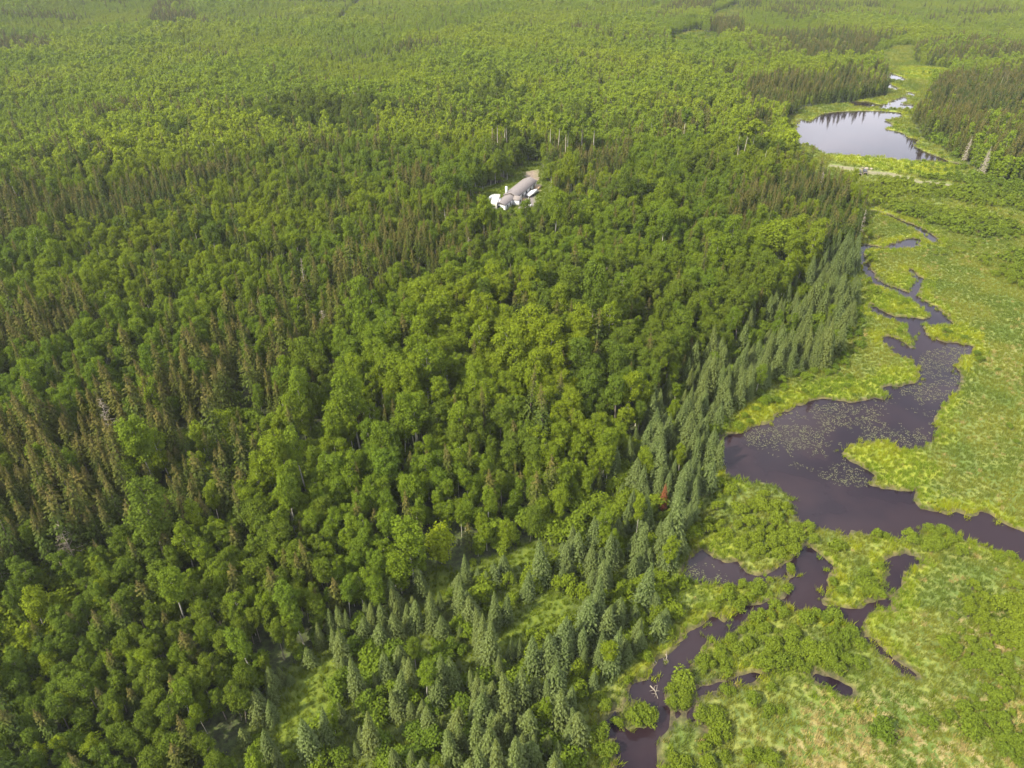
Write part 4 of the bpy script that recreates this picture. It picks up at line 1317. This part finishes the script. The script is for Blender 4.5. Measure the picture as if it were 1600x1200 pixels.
so = Geo(); so.box((1.6, 5.0, 2.0), (0.7, 3.6, 1.9)); part("slide_out", so, M_WHITE, camper)
for yy in (2.6, 5.4, 7.6):
    v_ = Geo(); v_.box((0.0, yy, 3.48 if yy > 5 else 3.45), (0.7, 0.8, 0.24)); part("roof_vent", v_, M_METAL, camper)
for yy in (1.6, 8.6):
    v_ = Geo(); v_.box((1.27, yy, 2.35), (0.06, 1.0, 0.7)); part("window", v_, M_GLASS, camper)
v_ = Geo(); v_.box((0.0, -0.02, 2.3), (1.5, 0.06, 0.6)); part("window", v_, M_GLASS, camper)
for sx in (-1.1, 1.1):
    for yy in (3.2, 4.2):
        w_ = Geo(); w_.tube([(sx - 0.14, yy, 0.36), (sx + 0.14, yy, 0.36)], [0.36, 0.36], 12)
        th = np.arange(12) * 2 * math.pi / 12
        for xx in (sx - 0.14, sx + 0.14):
            w_.add([(xx, yy + 0.36 * math.cos(a), 0.36 + 0.36 * math.sin(a)) for a in th] + [(xx, yy, 0.36)], [(i, (i + 1) % 12, 12) for i in range(12)])
        part("wheel", w_, M_TYRE, camper)

# pickup
def wheel(parent, sx, yy, rd=0.38):
    w_ = Geo(); w_.tube([(sx - 0.12, yy, rd), (sx + 0.12, yy, rd)], [rd, rd], 12)
    th = np.arange(12) * 2 * math.pi / 12
    for xx in (sx - 0.12, sx + 0.12):
        w_.add([(xx, yy + rd * math.cos(a), rd + rd * math.sin(a)) for a in th] + [(xx, yy, rd)], [(i, (i + 1) % 12, 12) for i in range(12)])
    wo = part("wheel", w_, M_TYRE, parent)
    r_ = Geo(); r_.tube([(sx - 0.13, yy, rd), (sx + 0.13, yy, rd)], [rd * 0.5, rd * 0.5], 8)
    part("rim", r_, M_METAL, wo)
p0 = at(780, 343)
truck = empty("pickup_truck", (p0[0], p0[1], gz1(*p0)), cang)
tag(truck, "black pickup truck parked between the camper and the house", "pickup truck")
bd = Geo()
bd.prism([(-0.95, 0.45), (0.95, 0.45), (0.98, 0.85), (0.92, 1.08), (-0.92, 1.08), (-0.98, 0.85)], 3.6, 5.4)
bd.prism([(-0.95, 0.45), (0.95, 0.45), (0.98, 0.85), (0.94, 1.12), (-0.94, 1.12), (-0.98, 0.85)], 1.7, 3.598)
bd.prism([(-0.95, 0.45), (0.95, 0.45), (0.95, 0.62), (-0.95, 0.62)], 0.0, 1.698)
for sx in (-0.9, 0.9):
    bd.box((sx, 0.85, 0.85), (0.1, 1.69, 0.455))
bd.box((0, 0.05, 0.85), (1.68, 0.08, 0.455))
part("body", bd, M_BLACK, truck)
cb = Geo()
cb.add([(-0.88, 1.75, 1.12), (0.88, 1.75, 1.12), (0.88, 3.9, 1.10), (-0.88, 3.9, 1.10), (-0.72, 1.95, 1.75), (0.72, 1.95, 1.75), (0.72, 3.1, 1.75), (-0.72, 3.1, 1.75)],
       [(4, 5, 6, 7), (0, 1, 5, 4), (1, 2, 6, 5), (2, 3, 7, 6), (3, 0, 4, 7)])
cbo = part("cab", cb, M_BLACK, truck)
ws = Geo(); ws.add([(-0.8, 3.78, 1.20), (0.8, 3.78, 1.20), (0.68, 3.17, 1.70), (-0.68, 3.17, 1.70), (-0.8, 3.80, 1.22), (0.8, 3.80, 1.22), (0.68, 3.19, 1.72), (-0.68, 3.19, 1.72)], [(4, 5, 6, 7), (0, 1, 5, 4), (2, 3, 7, 6)])
part("windscreen", ws, M_GLASS, cbo)
for sx in (-0.7, 0.7):
    hl = Geo(); hl.box((sx, 5.41, 0.85), (0.3, 0.06, 0.2)); part("headlight", hl, M_TRIM, truck)
for sx in (-0.85, 0.85):
    for yy in (0.95, 4.5):
        wheel(truck, sx, yy)

# propane tank
p0 = at(767, 314)
tank = empty("propane_tank", (p0[0], p0[1], gz1(*p0)), ang - math.pi / 2)
tag(tank, "white lying fuel tank on the grass behind the camper", "fuel tank")
g2 = Geo()
ss = [-2.3, -2.15, -1.85, -1.5, 1.5, 1.85, 2.15, 2.3]
g2.tube([(0, s, 1.0) for s in ss], [0.02, 0.35, 0.58, 0.65, 0.65, 0.58, 0.35, 0.02], 14)
part("tank", g2, M_TRIM, tank)
for yy in (-1.2, 1.2):
    q_ = Geo(); q_.box((0, yy, 0.2), (0.9, 0.2, 0.42)); part("leg", q_, M_METAL, tank)

# boat under white cover, lumber, oddments
p0 = at(832, 306)
bt = empty("covered_boat", (p0[0], p0[1], gz1(*p0)), ang - math.pi / 2 - 0.15)
tag(bt, "long white tarpaulin-covered boat on its trailer right of the house", "boat")
g2 = Geo()
st = [(-3.6, 0.9, 0.55), (-3.2, 1.15, 1.2), (0, 1.25, 1.5), (2.4, 0.95, 1.35), (3.7, 0.1, 1.2)]
V, Fq = [], []
for (yy, hw, tp) in st:
    V += [(-hw * 0.6, yy, 0.5), (-hw, yy, 1.0), (-hw * 0.6, yy, tp + 0.1), (0, yy, tp + 0.35), (hw * 0.6, yy, tp + 0.1), (hw, yy, 1.0), (hw * 0.6, yy, 0.5)]
for i in range(len(st) - 1):
    for j in range(7):
        Fq.append((i * 7 + j, i * 7 + (j + 1) % 7, (i + 1) * 7 + (j + 1) % 7, (i + 1) * 7 + j))
g2.add(V, Fq)
g2.add([V[i] for i in range(7)] + [(0, -3.6, 0.7)], [(i, 7, (i + 1) % 7) for i in range(7)])
part("cover", g2, M_TARP, bt)
q_ = Geo(); q_.box((0, 0.3, 0.42), (1.2, 7.4, 0.1)); q_.box((0, 4.4, 0.42), (0.12, 1.4, 0.1)); part("trailer_frame", q_, M_METAL, bt)
for sx in (-0.95, 0.95):
    wheel(bt, sx, -0.9, 0.32)
p0 = at(839, 296)
lp = empty("lumber_pile", (p0[0], p0[1], gz1(*p0)), ang - math.pi / 2)
tag(lp, "tan stack of boards beyond the covered boat", "lumber pile")
board = None
bg = Geo(); bg.box((0, 0, 0), (0.42, 3.4, 0.14)); bm_ = bg.mesh("board", M_WOOD)
for lay in range(5):
    for j in range(5):
        o = ob("board", bm_, lp)
        o.location = ((j - 2) * 0.47 + random.uniform(-.03, .03), random.uniform(-.15, .15), 0.08 + lay * 0.152)
p0 = at(733, 322)
gd = empty("garden_cart", (p0[0], p0[1], gz1(*p0)), 0.5)
tag(gd, "small white utility trailer standing in the grass left of the camper", "utility trailer")
q_ = Geo(); q_.box((0, 0, 0.62), (1.5, 2.6, 0.12))
for sx in (-0.72, 0.72): q_.box((sx, 0, 0.92), (0.06, 2.6, 0.48))
q_.box((0, -1.27, 0.92), (1.38, 0.06, 0.48)); q_.box((0, 1.27, 0.92), (1.38, 0.06, 0.48))
part("tray", q_, M_TRIM, gd)
q_ = Geo(); q_.box((0, 2.0, 0.52), (0.08, 1.6, 0.08)); part("drawbar", q_, M_METAL, gd)
for sx in (-0.85, 0.85): wheel(gd, sx, 0, 0.3)
p0 = at(828, 325)
wt = empty("water_tote", (p0[0], p0[1], gz1(*p0)), 0.4)
tag(wt, "small white cube-shaped tank on the grey gravel pad", "tank")
q_ = Geo(); q_.box((0, 0, 0.72), (1.1, 1.1, 1.0)); q_.tube([(0, 0, 1.22), (0, 0, 1.32)], [0.2, 0.2], 10); part("tank", q_, M_TRIM, wt)
q_ = Geo(); q_.box((0, 0, 0.11), (1.2, 1.2, 0.2)); part("pallet", q_, M_WOOD, wt)
p0 = at(760, 332)
pf = empty("rail_fence", (p0[0], p0[1], gz1(*p0)), 0.05)
tag(pf, "short pale rail fence left of the camper's near end", "fence")
for zz in (0.55, 1.0):
    q_ = Geo(); q_.box((0, 0, zz), (5.2, 0.06, 0.14)); part("rail", q_, M_WOOD, pf)
for xx in (-2.5, 0, 2.5):
    q_ = Geo(); q_.box((xx, 0.1, 0.5), (0.12, 0.12, 1.3)); part("post", q_, M_WOOD, pf)

# culverts under the dirt track
for i, (px, py, lb) in enumerate(((1342, 274, "black culvert pipe with a pale rim under the dirt track, left one"), (1351, 272, "black culvert pipe with a pale rim under the dirt track, right one"))):
    x, y = at(px, py)
    e = empty("culvert_pipe", (x, y, gz1(x, y) + 0.35), -0.35)
    tag(e, lb, "culvert", "culvert pipes under the track")
    th = np.arange(16) * 2 * math.pi / 16
    for nm, rad, r2, y0, y1, mt in (("pipe", 0.95, 0.85, -2.6, 2.6, M_BLACK), ("rim", 1.08, 0.86, -2.75, -2.62, M_GREY)):
        gg = Geo()
        ring = lambda rd, yy: [(rd * math.cos(a), yy, rd * math.sin(a)) for a in th]
        V = ring(rad, y0) + ring(rad, y1) + ring(r2, y1) + ring(r2, y0)
        gg.add(V, [(a * 16 + k, a * 16 + (k + 1) % 16, ((a + 1) % 4) * 16 + (k + 1) % 16, ((a + 1) % 4) * 16 + k) for a in range(4) for k in range(16)])
        part(nm, gg, mt, e)
# boulders beside the track
for i, (px, py, sz, lb) in enumerate(((1353, 266, 1.0, "largest pale boulder on the dirt track above the culverts"), (1361, 266, 0.8, "pale boulder on the dirt track, right of the largest"), (1347, 264, 0.6, "small pale boulder on the dirt track, left of the largest"))):
    x, y = at(px, py)
    r = np.random.default_rng(700 + i)
    import bmesh
    b = bmesh.new()
    bmesh.ops.create_icosphere(b, subdivisions=2, radius=1)
    for v in b.verts:
        v.co *= 1 + r.normal(0, 0.10)
        v.co.z *= 0.65
    me = bpy.data.meshes.new("boulder")
    b.to_mesh(me); b.free()
    me.materials.append(M_GREY)
    o = ob("boulder", me)
    o.location = (x, y, gz1(x, y) + 0.3 * sz)
    o.scale = (sz, sz, sz)
    tag(o, lb, "boulder", "boulders on the track")

# ------------------------------------------------------------------ air
hz_ = Geo()
hz_.box((0, 1500, (H + 12 - 16) / 2), (6400, 3400, H + 12 + 16))
t = NT("thin_haze")
pv = t.n("ShaderNodeVolumePrincipled")
pv.inputs['Color'].default_value = (0.86, 0.92, 1.0, 1)
pv.inputs['Density'].default_value = 0.00008
pv.inputs['Anisotropy'].default_value = 0.2
t.l(pv.outputs[0], t.out.inputs['Volume'])
tag(ob("haze", hz_.mesh("haze", t.m)), kind="stuff")
print("counts", len(ax), len(bx), len(ox), len(shx), len(mbx))
